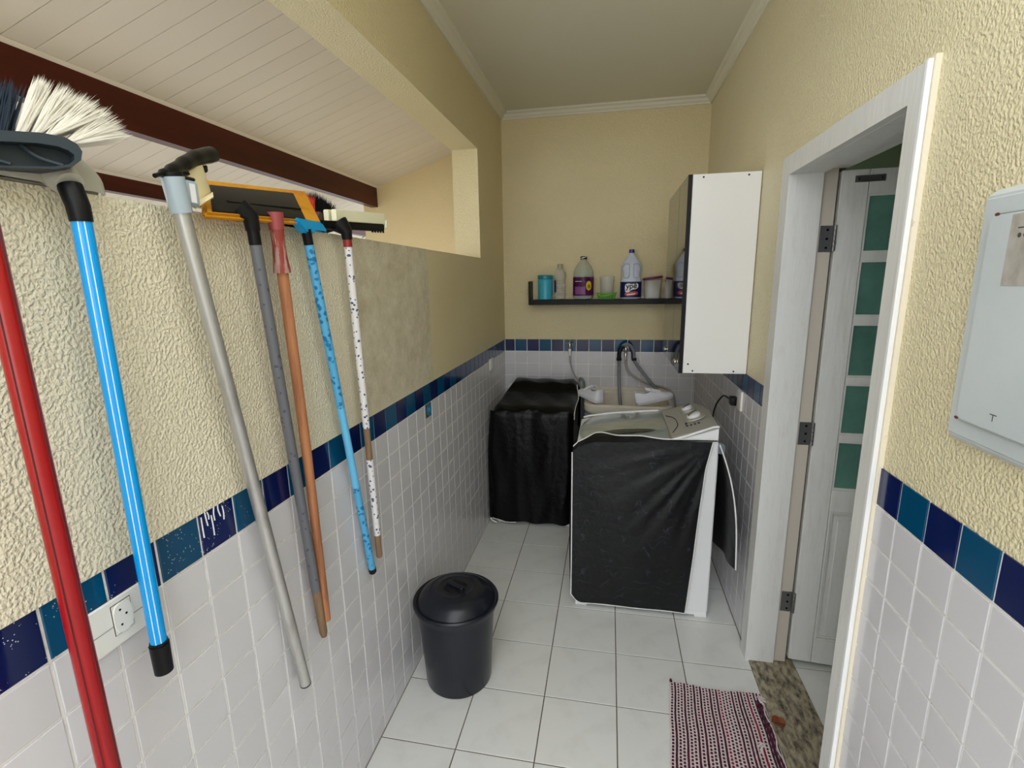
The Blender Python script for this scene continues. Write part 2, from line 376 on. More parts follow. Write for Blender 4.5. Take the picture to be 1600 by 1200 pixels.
b = B(); b.box((0, YB-0.003, 0), (RW, YB+0.004, ZT-0.004)); obj('grout_bed', b, m_grout, wall_back)
# right wall: near part, far part, above the door
DY0, DY1, DZ = 1.345, 2.275, 2.24                    # casing outer edges and top
WT = 0.15
b = B(); b.box((RW+0.0, Y0, 0), (RW+WT, DY0+0.03, HC+0.12)); b.box((RW, DY1-0.03, 0), (RW+WT, YB+0.15, HC+0.12)); b.box((RW, DY0+0.03, DZ-0.03), (RW+WT, DY1-0.03, HC+0.12))
wall_right = obj('wall_right', b, PL_R, kind='structure')
b = B(); b.box((RW-0.0005, Y0, 0), (RW+0.004, DY0+0.01, ZT-0.004)); b.box((RW-0.0005, DY1-0.01, 0), (RW+0.004, YB, ZT-0.004)); obj('grout_bed', b, m_grout, wall_right)
b = B(); b.box((-0.17, 0.9, HC), (RW+0.2, YB+0.15, HC+0.14)); ceiling = obj('ceiling', b, m_ceil, kind='structure')
b = B(); b.box((-0.0, Y0-3.0, -0.12), (RW+0.0, YB, -0.002)); floor = obj('floor', b, m_fgrout, kind='structure')
b = B(); b.box((-12, -14, -0.16), (14, 16, -0.13)); obj('ground', b, m_concrete, kind='structure')
# crown moulding
def crown(i, p0, p1, inn):
    p0, p1, inn = Vector(p0), Vector(p1), Vector(inn)
    prof = [(0, 0), (0.012, 0), (0.014, 0.010), (0.026, 0.018), (0.034, 0.032), (0.052, 0.040), (0.056, 0.05), (0, 0.05)]
    bb = B(); rings = []
    d = (p1-p0).normalized()
    for p, sg in ((p0, 1), (p1, -1)):
        rings.append([bb.b.verts.new(p + inn*q[0] + d*q[0]*sg + Vector((0, 0, HC-0.05+q[1]))) for q in prof])
    n = len(prof)
    for k in range(n): bb.b.faces.new((rings[0][k], rings[0][(k+1) % n], rings[1][(k+1) % n], rings[1][k]))
    obj('trim_%d' % i, bb, m_crown, kind='structure', sharp=25)
crown(1, (0.003, 0.9, 0), (0.003, YB, 0), (1, 0, 0)); crown(2, (0.003, YB, 0), (RW, YB, 0), (0, -1, 0)); crown(3, (RW, YB, 0), (RW, 0.9, 0), (-1, 0, 0))

# --------------- wall tiles
def tile_mesh(name, w_, h_, m, t=0.003, g=0.0012):
    """centre of the back face at the origin, face towards +x"""
    bb = B(); bx = []
    for (x, ins) in ((0, 0), (t-0.0009, 0), (t, g)):
        bx.append([bb.b.verts.new((x, sy*(w_/2-ins), sz*(h_/2-ins))) for sy, sz in ((-1, -1), (1, -1), (1, 1), (-1, 1))])
    for a, c in ((0, 1), (1, 2)):
        for k in range(4): bb.b.faces.new((bx[a][k], bx[a][(k+1) % 4], bx[c][(k+1) % 4], bx[c][k]))
    bb.b.faces.new(bx[2])
    me = bpy.data.meshes.new(name); bmesh.ops.recalc_face_normals(bb.b, faces=bb.b.faces); bb.b.to_mesh(me); bb.b.free(); me.materials.append(m); return me
cache = {}
def tm(w_, h_, m):
    k = (round(w_, 4), round(h_, 4), m.name)
    if k not in cache: cache[k] = tile_mesh('tile', w_, h_, m)
    return cache[k]
CAMP = Vector((0.86, 0, 1.785))
def lay(wall, todo, rot, limit=300):
    """todo: (loc, w, h, mat); the largest in view singly, the rest joined"""
    todo.sort(key=lambda q: ((q[0]-CAMP).length_squared + (1e3 if (q[0]-CAMP).dot(f_) < 0.25 else 0)))
    for loc, w_, h_, m in todo[:limit]:
        blue = m in (m_navy, m_teal)
        piece('border_tile' if blue else 'wall_tile', tm(w_, h_, m), wall, loc + Vector([random.uniform(-0.0003, 0.0003)]*3), ('navy blue border tile' if m is m_navy else 'teal blue border tile') if blue else None, rot)
    rest = todo[limit:]
    if rest:
        bb = bmesh.new(); R = Matrix.Rotation(rot[2], 4, 'Z')
        mats = []
        for loc, w_, h_, m in rest:
            n0 = len(bb.faces); bb.from_mesh(tm(w_, h_, m)); bb.faces.ensure_lookup_table(); bb.verts.ensure_lookup_table()
            if m not in mats: mats.append(m)
            fs = bb.faces[n0:]; vs = list({v for f in fs for v in f.verts})
            for f in fs: f.material_index = mats.index(m)
            bmesh.ops.transform(bb, matrix=Matrix.Translation(loc) @ R, verts=vs)
        me = bpy.data.meshes.new('far_tiles'); bb.to_mesh(me); bb.free()
        for m in mats: me.materials.append(m)
        o = bpy.data.objects.new('far_tiles', me); COL.objects.link(o); o.parent = wall; o['kind'] = 'stuff'
def cols(lo, hi, edge, pitch):
    out = []; k = math.floor((lo-edge)/pitch)
    while edge + k*pitch < hi - 1e-4:
        a, c = max(lo, edge+k*pitch), min(hi, edge+(k+1)*pitch)
        if c-a > 0.012: out.append((k, a, c))
        k += 1
    return out
def rowsz(z0=0.0):
    out = [(-1, ZB, ZT)]; k = 0
    while ZB-k*T > 0.012: out.append((k, max(0.002, ZB-(k+1)*T), ZB-k*T)); k += 1
    return out
G = T-TW
def todo_for(colz, fn, holes=()):
    td = []
    for (k, a, c) in colz:
        for (r, z0, z1) in rowsz():
            ya, yc, za, zc = a+G/2, c-G/2, z0+G/2, z1-G/2
            if r == -1: m = m_navy if fn(k) else m_teal
            else: m = m_tile
            for h in holes:
                if a < h[1]-0.01 and c > h[0]+0.01 and z0 < h[3]-0.01 and z1 > h[2]+0.01:
                    if za < h[2] and zc > h[2] : zc = h[2]-0.001
                    elif zc > h[3]: za = h[3]+0.001
                    else: za = zc = 0
                    break
            if zc-za > 0.01 and yc-ya > 0.006: td.append((Vector((ya+yc, za+zc, 0))/2, yc-ya, zc-za, m))
    return td
# left wall; edge j sits at y = 2.27659 - j*T; between j=17 and 16 teal
PLATE = (0.515, 0.722, 1.150, 1.245)
td = todo_for(cols(-0.3, YB-0.002, 2.27659, T), lambda k: k % 2 == 0, ())
lay(wall_left, [(Vector((-0.003, q[0].x, q[0].y)), q[1], q[2], q[3]) for q in td], (0, 0, 0))
td = todo_for(cols(0.002, RW-0.002, -0.016, T), lambda k: k % 2 == 0)
lay(wall_back, [(Vector((q[0].x, YB-0.003, q[0].y)), q[1], q[2], q[3]) for q in td], (0, 0, -PI/2))
td = todo_for(cols(-0.3, DY0+0.004, 0.9375, T), lambda k: k % 2 == 1) + todo_for(cols(DY1-0.004, YB-0.002, 0.9375, T), lambda k: k % 2 == 1)
lay(wall_right, [(Vector((RW-0.0005, q[0].x, q[0].y)), q[1], q[2], q[3]) for q in td], (0, 0, PI))
# --------------- floor tiles
F = 0.30997; k = 0
def ftile(w_, l_):
    key = ('f', round(w_, 4), round(l_, 4))
    if key not in cache:
        cache[key] = tile_mesh('floor_tile', l_, w_, m_ftile, t=0.006, g=0.001)
    return cache[key]
def lay_floor(parent, x0, x1, y0, y1, ex, ey, z=-0.006):
    for (i, a, c) in cols(x0, x1, ex, F):
        for (j, p, q) in cols(y0, y1, ey, F):
            bx0, bx1, by0, by1 = a+0.0021, c-0.0021, p+0.0021, q-0.0021
            if bx1-bx0 < 0.01 or by1-by0 < 0.01: continue
            # mesh faces +x; turn it to face +z: local z -> -x world, y stays
            piece('floor_tile', ftile(bx1-bx0, by1-by0), parent, Vector(((bx0+bx1)/2, (by0+by1)/2, z)), None, (0, -PI/2, 0))
lay_floor(floor, 0.0, RW, -0.6, YB, 0.0007, 3.0673)

# --------------- the room beyond the door
b = B(); b.box((RW+WT-0.01, Y0, HC-0.5), (4.6, 4.9, HC-0.4)); b.box((4.5, Y0, -0.12), (4.6, 4.9, HC-0.5)); b.box((RW+WT, 4.8, -0.12), (4.5, 4.9, HC-0.5)); b.box((RW+WT, Y0-0.1, -0.12), (4.5, Y0, HC-0.5))
obj('wall_inner', b, m_green, kind='structure')
b = B(); b.box((RW, Y0, -0.12), (4.5, 4.8, -0.003)); ifl = obj('floor_inner', b, m_fgrout, kind='structure')
lay_floor(ifl, RW+0.195, 3.2, 0.6, 4.0, RW+0.195, 2.19)

# --------------- door casing, door leaf (door_1)
door = bpy.data.objects.new('door_1', None); COL.objects.link(door); door.location = (RW+0.15, 1.8, 0); door['kind'] = 'structure'
XF = RW-0.022; OY0, OY1, OZ = 1.408, 2.195, 2.168
def hex_casing(p):
    b = B(); b.hexa([(XF, q[0], q[1]) for q in p] + [(RW+0.005, q[0], q[1]) for q in p]); obj('casing', b, m_white, door)
hex_casing([(OY1, 0.0), (DY1, 0.0), (DY1, DZ), (OY1, OZ)])
hex_casing([(DY0+0.006, 0.0), (OY0, 0.0), (OY0, OZ), (DY0+0.006, DZ)])
hex_casing([(OY0, OZ+0.0005), (OY1, OZ+0.0005), (DY1, DZ+0.0005), (DY0+0.006, DZ+0.0005)])
# outer strips towards the entrance: casing side whitened for its sky light, and a peeling cream fillet
b = B(); b.box((XF-0.0015, DY0-0.001, 0), (XF+0.010, DY0+0.010, DZ+0.003), 0.001); obj('lit_casing_side', b, m_whitep, door, 'near side of casing, sky light painted into its white')
b = B(); b.box((XF+0.0105, DY0-0.006, 0), (RW+0.004, DY0+0.012, DZ+0.01), 0.001); obj('fillet', b, m_cream, door, 'peeling cream wood fillet')
# jamb lining
JX = RW+0.102
b = B(); b.box((RW+0.005, OY1, 0.0), (JX, OY1+0.03, OZ+0.03)); obj('jamb', b, m_white, door)
b = B(); b.box((JX+0.001, OY1+0.018, 0), (RW+0.158, OY1+0.05, OZ+0.03)); obj('rebate', b, mat('pinkish_cream_paint', (206, 196, 182), 0.5), door, 'cream painted rebate strip')
b = B(); b.box((RW+0.158, OY1+0.05, 0), (RW+0.195, OY1+0.09, OZ+0.03)); obj('rebate', b, m_seam, door)  # back of the hinge gap, its shade put into a darker colour
b = B(); b.box((RW+0.005, OY0-0.03, 0.0), (JX, OY0, OZ+0.03)); b.box((JX, OY0-0.05, 0), (RW+0.195, OY0-0.018, OZ+0.03)); obj('jamb', b, m_white, door)
b = B(); b.box((RW+0.005, OY0-0.03, OZ), (JX, OY1+0.03, OZ+0.03)); b.box((JX, OY0-0.03, OZ+0.018), (RW+0.195, OY1+0.03, OZ+0.05)); obj('head_jamb', b, m_white, door)
# threshold
b = B(); b.box((RW-0.004, OY0-0.05, -0.002), (RW+0.195, OY1+0.04, 0.006), 0.002); obj('threshold', b, m_granite, door, 'brown speckled granite threshold')
# leaf: local frame, u along the leaf, opened into the room
LX, LY = RW+0.168, 2.205
th = math.radians(-4)
LM = Matrix.Translation((LX, LY, 0)) @ Matrix.Rotation(th, 4, 'Z')
def leaf(name, parts, m, label=None, parent=door, bev=0.0):
    bb = B()
    for (a, c) in parts: bb.box(a, c, bev)
    bmesh.ops.transform(bb.b, matrix=LM, verts=bb.b.verts)
    return obj(name, bb, m, parent, label)
LT, LZ0, LZ1, LW = 0.035, 0.03, 2.175, 0.74
leaf('stile', [((0, -0.0, LZ0), (0.094, LT, LZ1))], m_white, bev=0.002)
leaf('stile', [((LW-0.094, 0, LZ0), (LW, LT, LZ1))], m_white, bev=0.002)
leaf('rail', [((0.0955, 0.0, 2.085), (LW-0.0955, LT, LZ1))], m_white, bev=0.002)
leaf('rail', [((0.0955, 0.0, 0.785), (LW-0.0955, LT, 0.885))], m_white, bev=0.002)
leaf('rail', [((0.0955, 0.0, LZ0), (LW-0.0955, LT, 0.150))], m_white, bev=0.002)
leaf('mullion', [((0.357, 0.002, 0.885), (0.383, LT-0.002, 2.085))], m_white)
ph = (2.085-0.885-4*0.030)/5
for i in range(5):
    z1 = 2.085 - i*(ph+0.030); z0 = z1-ph
    if i < 4:
        leaf('glazing_bar', [((0.0955, 0.001, z0-0.030), (0.357, LT-0.001, z0))], m_white); leaf('glazing_bar', [((0.383, 0.001, z0-0.030), (LW-0.0955, LT-0.001, z0))], m_white)
    for (x0, x1) in ((0.094, 0.357), (0.383, LW-0.094)):
        g = leaf('pane', [((x0, 0.014, z0), (x1, 0.020, z1))], m_gglass)
        leaf('glazing_bead', [((x0+0.001, 0.006, z0), (x0+0.009, 0.014, z1)), ((x1-0.009, 0.006, z0), (x1-0.001, 0.014, z1)), ((x0+0.009, 0.006, z0), (x1-0.009, 0.014, z0+0.007)), ((x0+0.009, 0.006, z1-0.007), (x1-0.009, 0.014, z1))], m_white, parent=g)
pn = leaf('recessed_panel', [((0.095, 0.014, 0.150), (LW-0.095, 0.022, 0.785))], m_white)
def ring(x0, x1, z0, z1, w_, ya, yb): return [((x0, ya, z0), (x0+w_, yb, z1)), ((x1-w_, ya, z0), (x1, yb, z1)), ((x0+w_, ya, z0), (x1-w_, yb, z0+w_)), ((x0+w_, ya, z1-w_), (x1-w_, yb, z1))]
leaf('panel_moulding', ring(0.0955, LW-0.0955, 0.150, 0.785, 0.010, 0.002, 0.014) + ring(0.1065, LW-0.1065, 0.161, 0.774, 0.008, 0.007, 0.014), m_white, parent=pn, bev=0.001)
leaf('raised_field', [((0.135, 0.008, 0.190), (LW-0.135, 0.014, 0.742))], m_white, parent=pn, bev=0.004)
pl = leaf('mending_plate', [((0.045, -0.003, 2.128), (0.145, 0.0, 2.152))], m_metal, 'grey metal mending plate')
for x in (0.057, 0.095, 0.133):
    leaf('screw', [((x-0.003, -0.0045, 2.137), (x+0.003, -0.003, 2.143))], m_chrome, parent=pl)
for hz in (1.925, 1.128, 0.324):
    b = B(); b.box((JX+0.012, OY1+0.0155, hz-0.05), (RW+0.160, OY1+0.018, hz+0.05)); h = obj('hinge', b, m_metal, door, 'grey steel hinge')
    b = B()
    for k in range(5): b.tube([(RW+0.164, OY1+0.006, hz-0.048+k*0.02), (RW+0.164, OY1+0.006, hz-0.030+k*0.02)], 0.006, 10)
    obj('knuckle', b, m_metal, h)
    b = B()
    for k in (-0.034, 0, 0.034): b.tube([(RW+0.140, OY1+0.0155, hz+k), (RW+0.140, OY1+0.0135, hz+k)], 0.005, 8)
    obj('screw', b, m_black, h)

# --------------- the porch beyond the parapet
SL = 0.32
def zs(x): return 2.572 + SL*(x+1.07)
porch = bpy.data.objects.new('porch_roof', None); COL.objects.link(porch); porch.location = (-1.07, 2, 2.57); porch['label'] = 'sloping porch roof lined with white slats beyond the parapet'; porch['category'] = 'roof'
XA, XB = -0.172, -2.6
b = B(); b.hexa([(XB, -1, zs(XB)+0.012), (XA, -1, zs(XA)+0.012), (XA, 6.5, zs(XA)+0.012), (XB, 6.5, zs(XB)+0.012), (XB, -1, zs(XB)+0.06), (XA, -1, zs(XA)+0.06), (XA, 6.5, zs(XA)+0.06), (XB, 6.5, zs(XB)+0.06)]); obj('roof_deck', b, m_seam, porch)
bb = B(); wS = 0.1; y_ = 0.0
for (x, c) in ((XB, 0), (XA, 0)): pass
bb.hexa([(XB, -0.0485, zs(XB)), (XA, -0.0485, zs(XA)), (XA, 0.0485, zs(XA)), (XB, 0.0485, zs(XB)), (XB, -0.0497, zs(XB)+0.008), (XA, -0.0497, zs(XA)+0.008), (XA, 0.0497, zs(XA)+0.008), (XB, 0.0497, zs(XB)+0.008)])
bmesh.ops.recalc_face_normals(bb.b, faces=bb.b.faces); bmesh.ops.translate(bb.b, vec=(1.07, 0, -2.57), verts=bb.b.verts)
sm = bpy.data.meshes.new('slat'); bb.b.to_mesh(sm); bb.b.free(); sm.materials.append(m_pvc)
for k in range(-8, 44):
    piece('slat', sm, porch, (0, -2+1.57+k*0.1005, random.uniform(-0.0004, 0.0004)))
def beam(x, zb, y0, y1, label):
    t = thing('roof_beam', (x-0.03, (y0+y1)/2, zb), label, 'beam')
    b = B(); b.hexa([(x-0.06, y0, zb), (x, y0, zb), (x, y1, zb), (x-0.06, y1, zb), (x-0.06, y0, zs(x-0.06)-0.001), (x, y0, zs(x)-0.001), (x, y1, zs(x)-0.001), (x-0.06, y1, zs(x-0.06)-0.001)]); obj('timber', b, m_wood_d, t)
    b = B(); b.hexa([(x+0.0, y0, zs(x)-0.008), (x+0.008, y0, zs(x+0.008)-0.006), (x+0.008, y1, zs(x+0.008)-0.006), (x, y1, zs(x)-0.008), (x, y0, zs(x)-0.001), (x+0.016, y0, zs(x+0.016)-0.001), (x+0.016, y1, zs(x+0.016)-0.001), (x, y1, zs(x)-0.001)]); obj('cover_strip', b, m_pvc, t, 'white cover strip under the slats')
beam(-1.07, 2.412, -0.9, YB-0.002, 'long dark brown varnished beam under the white slatted porch roof, nearer one')
beam(-1.704, 2.281, -0.9, 6.4, 'dark brown porch beam farther out and lower behind the broom heads')
b = B(); b.prism([(-1.2, -0.13), (-0.17, -0.13), (-0.17, zs(-0.17)), (-1.2, zs(-1.2))], 'y', YB, YB+0.15)
obj('wall_end', b, PL_S, kind='structure')
# plant tips beyond the parapet
pt = thing('garden_shrub', (-1.5, 4.55, -0.13), 'light green leafy shrub tip showing behind cream wall under the cream-foam squeegee', 'plant')
b = B(); b.tube(bez([(-1.5, 4.55, -0.13), (-1.52, 4.5, 1.0), (-1.47, 4.45, 2.15)]), 0.012, 8)
for k in range(9):
    a = k*2.4; b.tube(bez([(-1.49, 4.48, 1.2+k*0.1), (-1.49+0.08*math.cos(a), 4.48+0.08*math.sin(a), 1.3+k*0.1)], 3), 0.005, 6)
obj('stem', b, mat('stem_brown', (96, 84, 60), 0.8), pt)
b = B()
for k in range(260):
    c = Vector((-1.48, 4.47, 1.75)) + Vector((random.gauss(0, 0.1), random.gauss(0, 0.08), random.gauss(0, 0.24)))
    if c.z > 2.215: c.z = 2.2
    M3 = Matrix.Translation(c) @ Matrix.Rotation(random.random()*6, 4, 'Z') @ Matrix.Rotation(random.random()*1.4-0.7, 4, 'X')
    v = [b.b.verts.new(M3 @ Vector(p)) for p in ((0, 0, 0), (0.014, 0.022, 0.003), (0, 0.055, 0), (-0.014, 0.022, 0.003))]; b.b.faces.new(v)
obj('leaves', b, m_leaf, pt, kind='stuff')

# ------------------------------------------------------------------ wall cabinet
cab = thing('wall_cabinet', (1.4, 3.03, 1.303), 'tall black and white wall cabinet hung on the right wall above the washing machine', 'cabinet')
CX0, CX1, CY0, CY1, CZ0, CZ1 = 1.242, RW, 2.635, 3.43, 1.303, 2.268
b = B(); b.box((CX0, CY0, CZ0), (CX1-0.004, CY0+0.016, CZ1), 0.001); sp = obj('side_panel', b, m_lamin, cab, 'white side panel')
for (x, z) in ((1.29, CZ1-0.014), (1.492, CZ1-0.014), (1.29, CZ0+0.012), (1.488, CZ0+0.012), (1.266, CZ0+0.047)):
    b = B(); b.tube([(x, CY0+0.002, z), (x, CY0-0.0015, z)], 0.0045, 10); obj('screw_cap', b, m_black, sp)
b = B(); b.box((CX0, CY1-0.016, CZ0), (CX1-0.001, CY1, CZ1)); obj('side_panel', b, m_lamin, cab)
b = B(); b.box((CX0, CY0+0.017, CZ0), (CX1-0.001, CY1-0.017, CZ0+0.016)); obj('bottom_panel', b, m_lamin, cab)
b = B(); b.box((CX0, CY0+0.017, CZ1-0.016), (CX1-0.001, CY1-0.017, CZ1)); obj('top_panel', b, m_lamin, cab)
b = B(); b.box((CX1-0.006, CY0+0.017, CZ0+0.017), (CX1-0.001, CY1-0.017, CZ1-0.017)); obj('back_panel', b, m_lamin, cab)
ym = 2.93
for (y0, y1, hy) in ((CY0+0.001, ym-0.0015, 2.76), (ym+0.0015, CY1-0.001, 3.25)):
    b = B(); b.box((CX0-0.021, y0, CZ0-0.002), (CX0-0.001, y1, CZ1+0.001), 0.001); dd = obj('cabinet_door', b, [m_blackg], cab, 'glossy black door')
    b = B(); b.box((CX0-0.0205, y0-0.0012, CZ0), (CX0-0.0015, y0, CZ1)); obj('edge_band', b, m_blackw, dd)
    b = B(); b.lathe([(0.010, 0), (0.022, -0.006), (0.025, -0.016), (0.020, -0.022)], (CX0-0.026, hy, CZ0+0.055), 20, sx=0.55, sy=1.1); obj('handle', b, m_chrome, dd, 'silver cup handle')

# ------------------------------------------------------------------ electrical panel
ep = thing('electrical_panel', (RW, 0.86, 1.7), 'pale grey metal electrical panel set in the right plaster wall', 'panel')
EX = RW-0.022
b = B(); b.hexa([(RW+0.004, 0.58, 1.455), (RW+0.004, 1.112, 1.455), (RW+0.004, 1.112, 1.935), (RW+0.004, 0.58, 1.935), (EX, 0.60, 1.475), (EX, 1.098, 1.475), (EX, 1.098, 1.918), (EX, 0.60, 1.918)], 0.004); fr = obj('frame', b, m_panel, ep); m_gap = mat('panel_gap', (62, 48, 44), 0.8)
rd = lambda x0, x1, z0, z1, r: [(x0+r*(1-math.cos(t)), z0+r*(1-math.sin(t))) for t in (0, PI/6, PI/3, PI/2)] + [(x1-r*(1-math.sin(t)), z0+r*(1-math.cos(t))) for t in (0, PI/6, PI/3, PI/2)] + [(x1-r*(1-math.cos(t)), z1-r*(1-math.sin(t))) for t in (0, PI/6, PI/3, PI/2)] + [(x0+r*(1-math.sin(t)), z1-r*(1-math.cos(t))) for t in (0, PI/6, PI/3, PI/2)]
b = B(); b.prism(rd(0.6365, 1.0672, 1.5095, 1.8855, 0.016), 'x', EX-0.002, EX-0.0002); obj('gap', b, m_gap, ep, 'dark rusty gap around the panel door')
b = B(); b.prism(rd(0.638, 1.066, 1.511, 1.884, 0.015), 'x', EX-0.008, EX-0.002, 0.002, 2); pd = obj('panel_door', b, m_panel, ep)
b = B(); b.box((EX-0.0088, 0.80, 1.763), (EX-0.008, 1.012, 1.880)); st = obj('sticker', b, m_sticker, pd, 'faded worn grey sticker')
b = B()
for k in range(2): b.tube([(EX-0.0092, 0.99-k*0.012, 1.845), (EX-0.0086, 0.99-k*0.012, 1.845)], 0.004, 8)
b.box((EX-0.0091, 0.965, 1.856), (EX-0.0086, 0.995, 1.858))
obj('print', b, m_dark, st)
b = B(); b.box((EX-0.0085, 0.967, 1.541), (EX-0.008, 0.983, 1.5425)); b.box((EX-0.0085, 0.9745, 1.530), (EX-0.008, 0.976, 1.541)); obj('pencil_mark', b, m_dark, pd)
for (y, z) in ((1.065, 1.513), (1.050, 1.8845)):
    b = B(); b.ball((EX-0.0075, y, z), (0.0012, 0.006, 0.003)); obj('rust_spot', b, m_rust, pd)

# ------------------------------------------------------------------ outlets and switches
t = thing('wall_outlet', (0, 0.62, 1.2), 'wide white outlet plate low on the blue band behind the red and blue poles', 'outlet')
b = B(); b.box((0.001, 0.572, 1.152), (0.0065, 0.712, 1.243), 0.002); obj('cover_plate', b, m_ivory, t)
b = B(); b.box((0.0064, 0.574, 1.193), (0.0070, 0.6215, 1.1948)); obj('groove', b, m_hose2, t); b = B(); b.box((0.0064, 0.660, 1.193), (0.0070, 0.710, 1.1948)); obj('groove', b, m_hose2, t) 
b = B(); b.box((0.006, 0.6215, 1.1735), (0.0071, 0.6585, 1.2325)); sk = obj('socket_gap', b, m_dark, t)
b = B(); b.prism([(0.64+0.0175*math.copysign(abs(math.cos(a))**0.6, math.cos(a)), 1.203+0.0285*math.copysign(abs(math.sin(a))**0.6, math.sin(a))) for a in [k*PI/12 for k in range(24)]], 'x', 0.0078, 0.0102, 0.001, 1); b.box((0.0071, 0.6228, 1.1748), (0.0079, 0.6572, 1.2312)); so = obj('socket', b, m_ivory, t)
b = B()
for (y, z) in ((0.635, 1.219), (0.645, 1.206), (0.634, 1.190)): b.tube([(0.0100, y, z), (0.0106, y, z)], 0.0022, 8)
obj('pin_hole', b, m_black, so)
t = thing('light_switch', (0, 3.556, 1.18), 'small white switch plate at far end of left tiled wall', 'switch')
b = B(); b.box((0.0, 3.50, 1.135), (0.010, 3.60, 1.222), 0.005, 2); obj('cover_plate', b, m_ivory, t)
b = B(); b.box((0.010, 3.535, 1.15), (0.013, 3.565, 1.205), 0.002); obj('rocker', b, m_whitep, t)
t = thing('junction_box', (0, 2.22, 1.18), 'open square junction box with blue inside, under the blue band on the left wall', 'box')
b = B(); b.box((-0.0005, 2.188, 1.137), (0.001, 2.262, 1.203)); obj('cut_tile', b, mat('dark_cavity', (74, 66, 56), 0.9), t)
b = B(); b.lathe([(0.028, 0), (0.028, 0.004), (0.022, 0.004), (0.022, 0.001)], (0, 0, 0), 24, M=Matrix.Translation((0.001, 2.228, 1.172)) @ Matrix.Rotation(PI/2, 4, 'Y')); obj('conduit_ring', b, mat('conduit_blue', (30, 110, 150), 0.4), t)
b = B(); b.tube([(0.001, 2.228, 1.172), (0.004, 2.228, 1.172)], 0.012, 14); obj('conduit_core', b, m_turq, t)
t = thing('power_outlet', (RW, 2.71, 1.15), 'white outlet on right wall under the cabinet with a black plug', 'outlet')
b = B(); b.box((RW-0.014, 2.655, 1.10), (RW-0.002, 2.735, 1.205), 0.005, 2); obj('cover_plate', b, m_ivory, t)
# ------------------------------------------------------------------ near washing machine (front faces left, panel by the right wall)
WX0, WX1, WY0, WY1 = 0.705, 1.412, 2.475, 3.04
wm = thing('washing_machine', (1.06, 2.76, 0), 'white top-loading washing machine with silver control panel, nearer one', 'washing machine')
b = B(); b.box((WX0, WY0, 0.032), (WX1, WY1, 0.925), 0.014, 3); obj('body', b, m_wm, wm)
b = B(); b.tube(bez([(RW-0.030, 2.82, 1.13), (RW-0.045, 2.92, 1.12), (RW-0.07, 2.99, 1.02), (RW-0.085, 2.96, 0.85), (RW-0.08, 2.93, 0.6), (RW-0.09, 2.93, 0.42), (WX1-0.002, 2.93, 0.36)]), 0.0045, 8); cd = obj('power_cord', b, m_black, wm, 'black power cord')
b = B(); b.box((RW-0.036, 2.755, 1.105), (RW-0.001, 2.815, 1.15), 0.006, 2); obj('plug', b, m_black, cd)
b = B(); b.box((WX0+0.02, WY0+0.006, 0.010), (WX1-0.004, WY1-0.01, 0.05), 0.003); obj('plinth', b, m_wm, wm)
for (x, y) in ((0.745, 2.505), (1.38, 2.505), (0.745, 3.0), (1.38, 3.0)):
    b = B(); b.box((x-0.035, y-0.026, 0.0), (x+0.03, y+0.02, 0.024), 0.004); obj('foot', b, m_wm, wm)
def ztop(x):
    pts = [(WX0, 0.925), (0.74, 0.94), (0.90, 0.965), (1.05, 0.980), (1.18, 0.990), (1.25, 1.012), (1.38, 1.066), (1.412, 1.068)]
    for (a, za), (c, zc) in zip(pts, pts[1:]):
        if x <= c: return za + (zc-za)*(x-a)/(c-a)
    return pts[-1][1]
# top deck under the lid
b = B(); b.prism([(WX0+0.004, 0.915), (WX1-0.003, 0.915), (WX1-0.003, 0.985), (1.18, 0.980), (0.90, 0.952), (0.74, 0.930), (WX0+0.004, 0.922)], 'y', WY0+0.003, WY1-0.003, 0.004, 2); obj('top_deck', b, m_wm, wm)
# lid: curved front edge
def lid_outline(n=22):
    out = []
    for k in range(n+1):
        a = -PI/2 - PI*k/n
        out.append((0.82+0.112*math.cos(a) if math.cos(a) < 0 else 0.82, 2.757+0.272*math.sin(a)))
    return out
b = B(); N = 26; top = []
rows = []
for i in range(N+1):
    x = 0.712 + (1.178-0.712)*i/N
    hw = 0.272 if x > 0.86 else 0.272*math.sqrt(max(0.0, 1-((0.86-x)/0.150)**2))**0.8
    row = []
    for j in range(13):
        v = -1+2*j/12; z = ztop(x)+0.004+0.010*(1-v*v)
        row.append(b.b.verts.new((x, 2.757+hw*v, z)))
    rows.append(row)
fs = [b.b.faces.new((rows[i][j], rows[i+1][j], rows[i+1][j+1], rows[i][j+1])) for i in range(N) for j in range(12)]
bmesh.ops.recalc_face_normals(b.b, faces=fs); bmesh.ops.solidify(b.b, geom=fs, thickness=0.010)
lid = obj('lid', b, m_lid, wm, 'glossy grey see-through lid')
b = B(); rr = []
for i in range(11):
    u = i/10; x = 0.80+0.32*u; hw = 0.040*math.sin(PI*min(1, max(0.02, u)))**0.7
    rr.append([b.b.verts.new((x, 2.60+hw*v, ztop(x)+0.0175)) for v in (-1, 0, 1)])
for i in range(10):
    for j in range(2): b.b.faces.new((rr[i][j], rr[i+1][j], rr[i+1][j+1], rr[i][j+1]))
bmesh.ops.solidify(b.b, geom=list(b.b.faces), thickness=0.002)
obj('grip_recess', b, m_lid2, lid, 'dark oval grip in the lid')
b = B(); b.tube([(x, WY1-0.012, ztop(x)+0.006) for x in [0.72+0.45*k/12 for k in range(13)]], 0.006, 8); obj('hinge_rail', b, m_wm, lid)
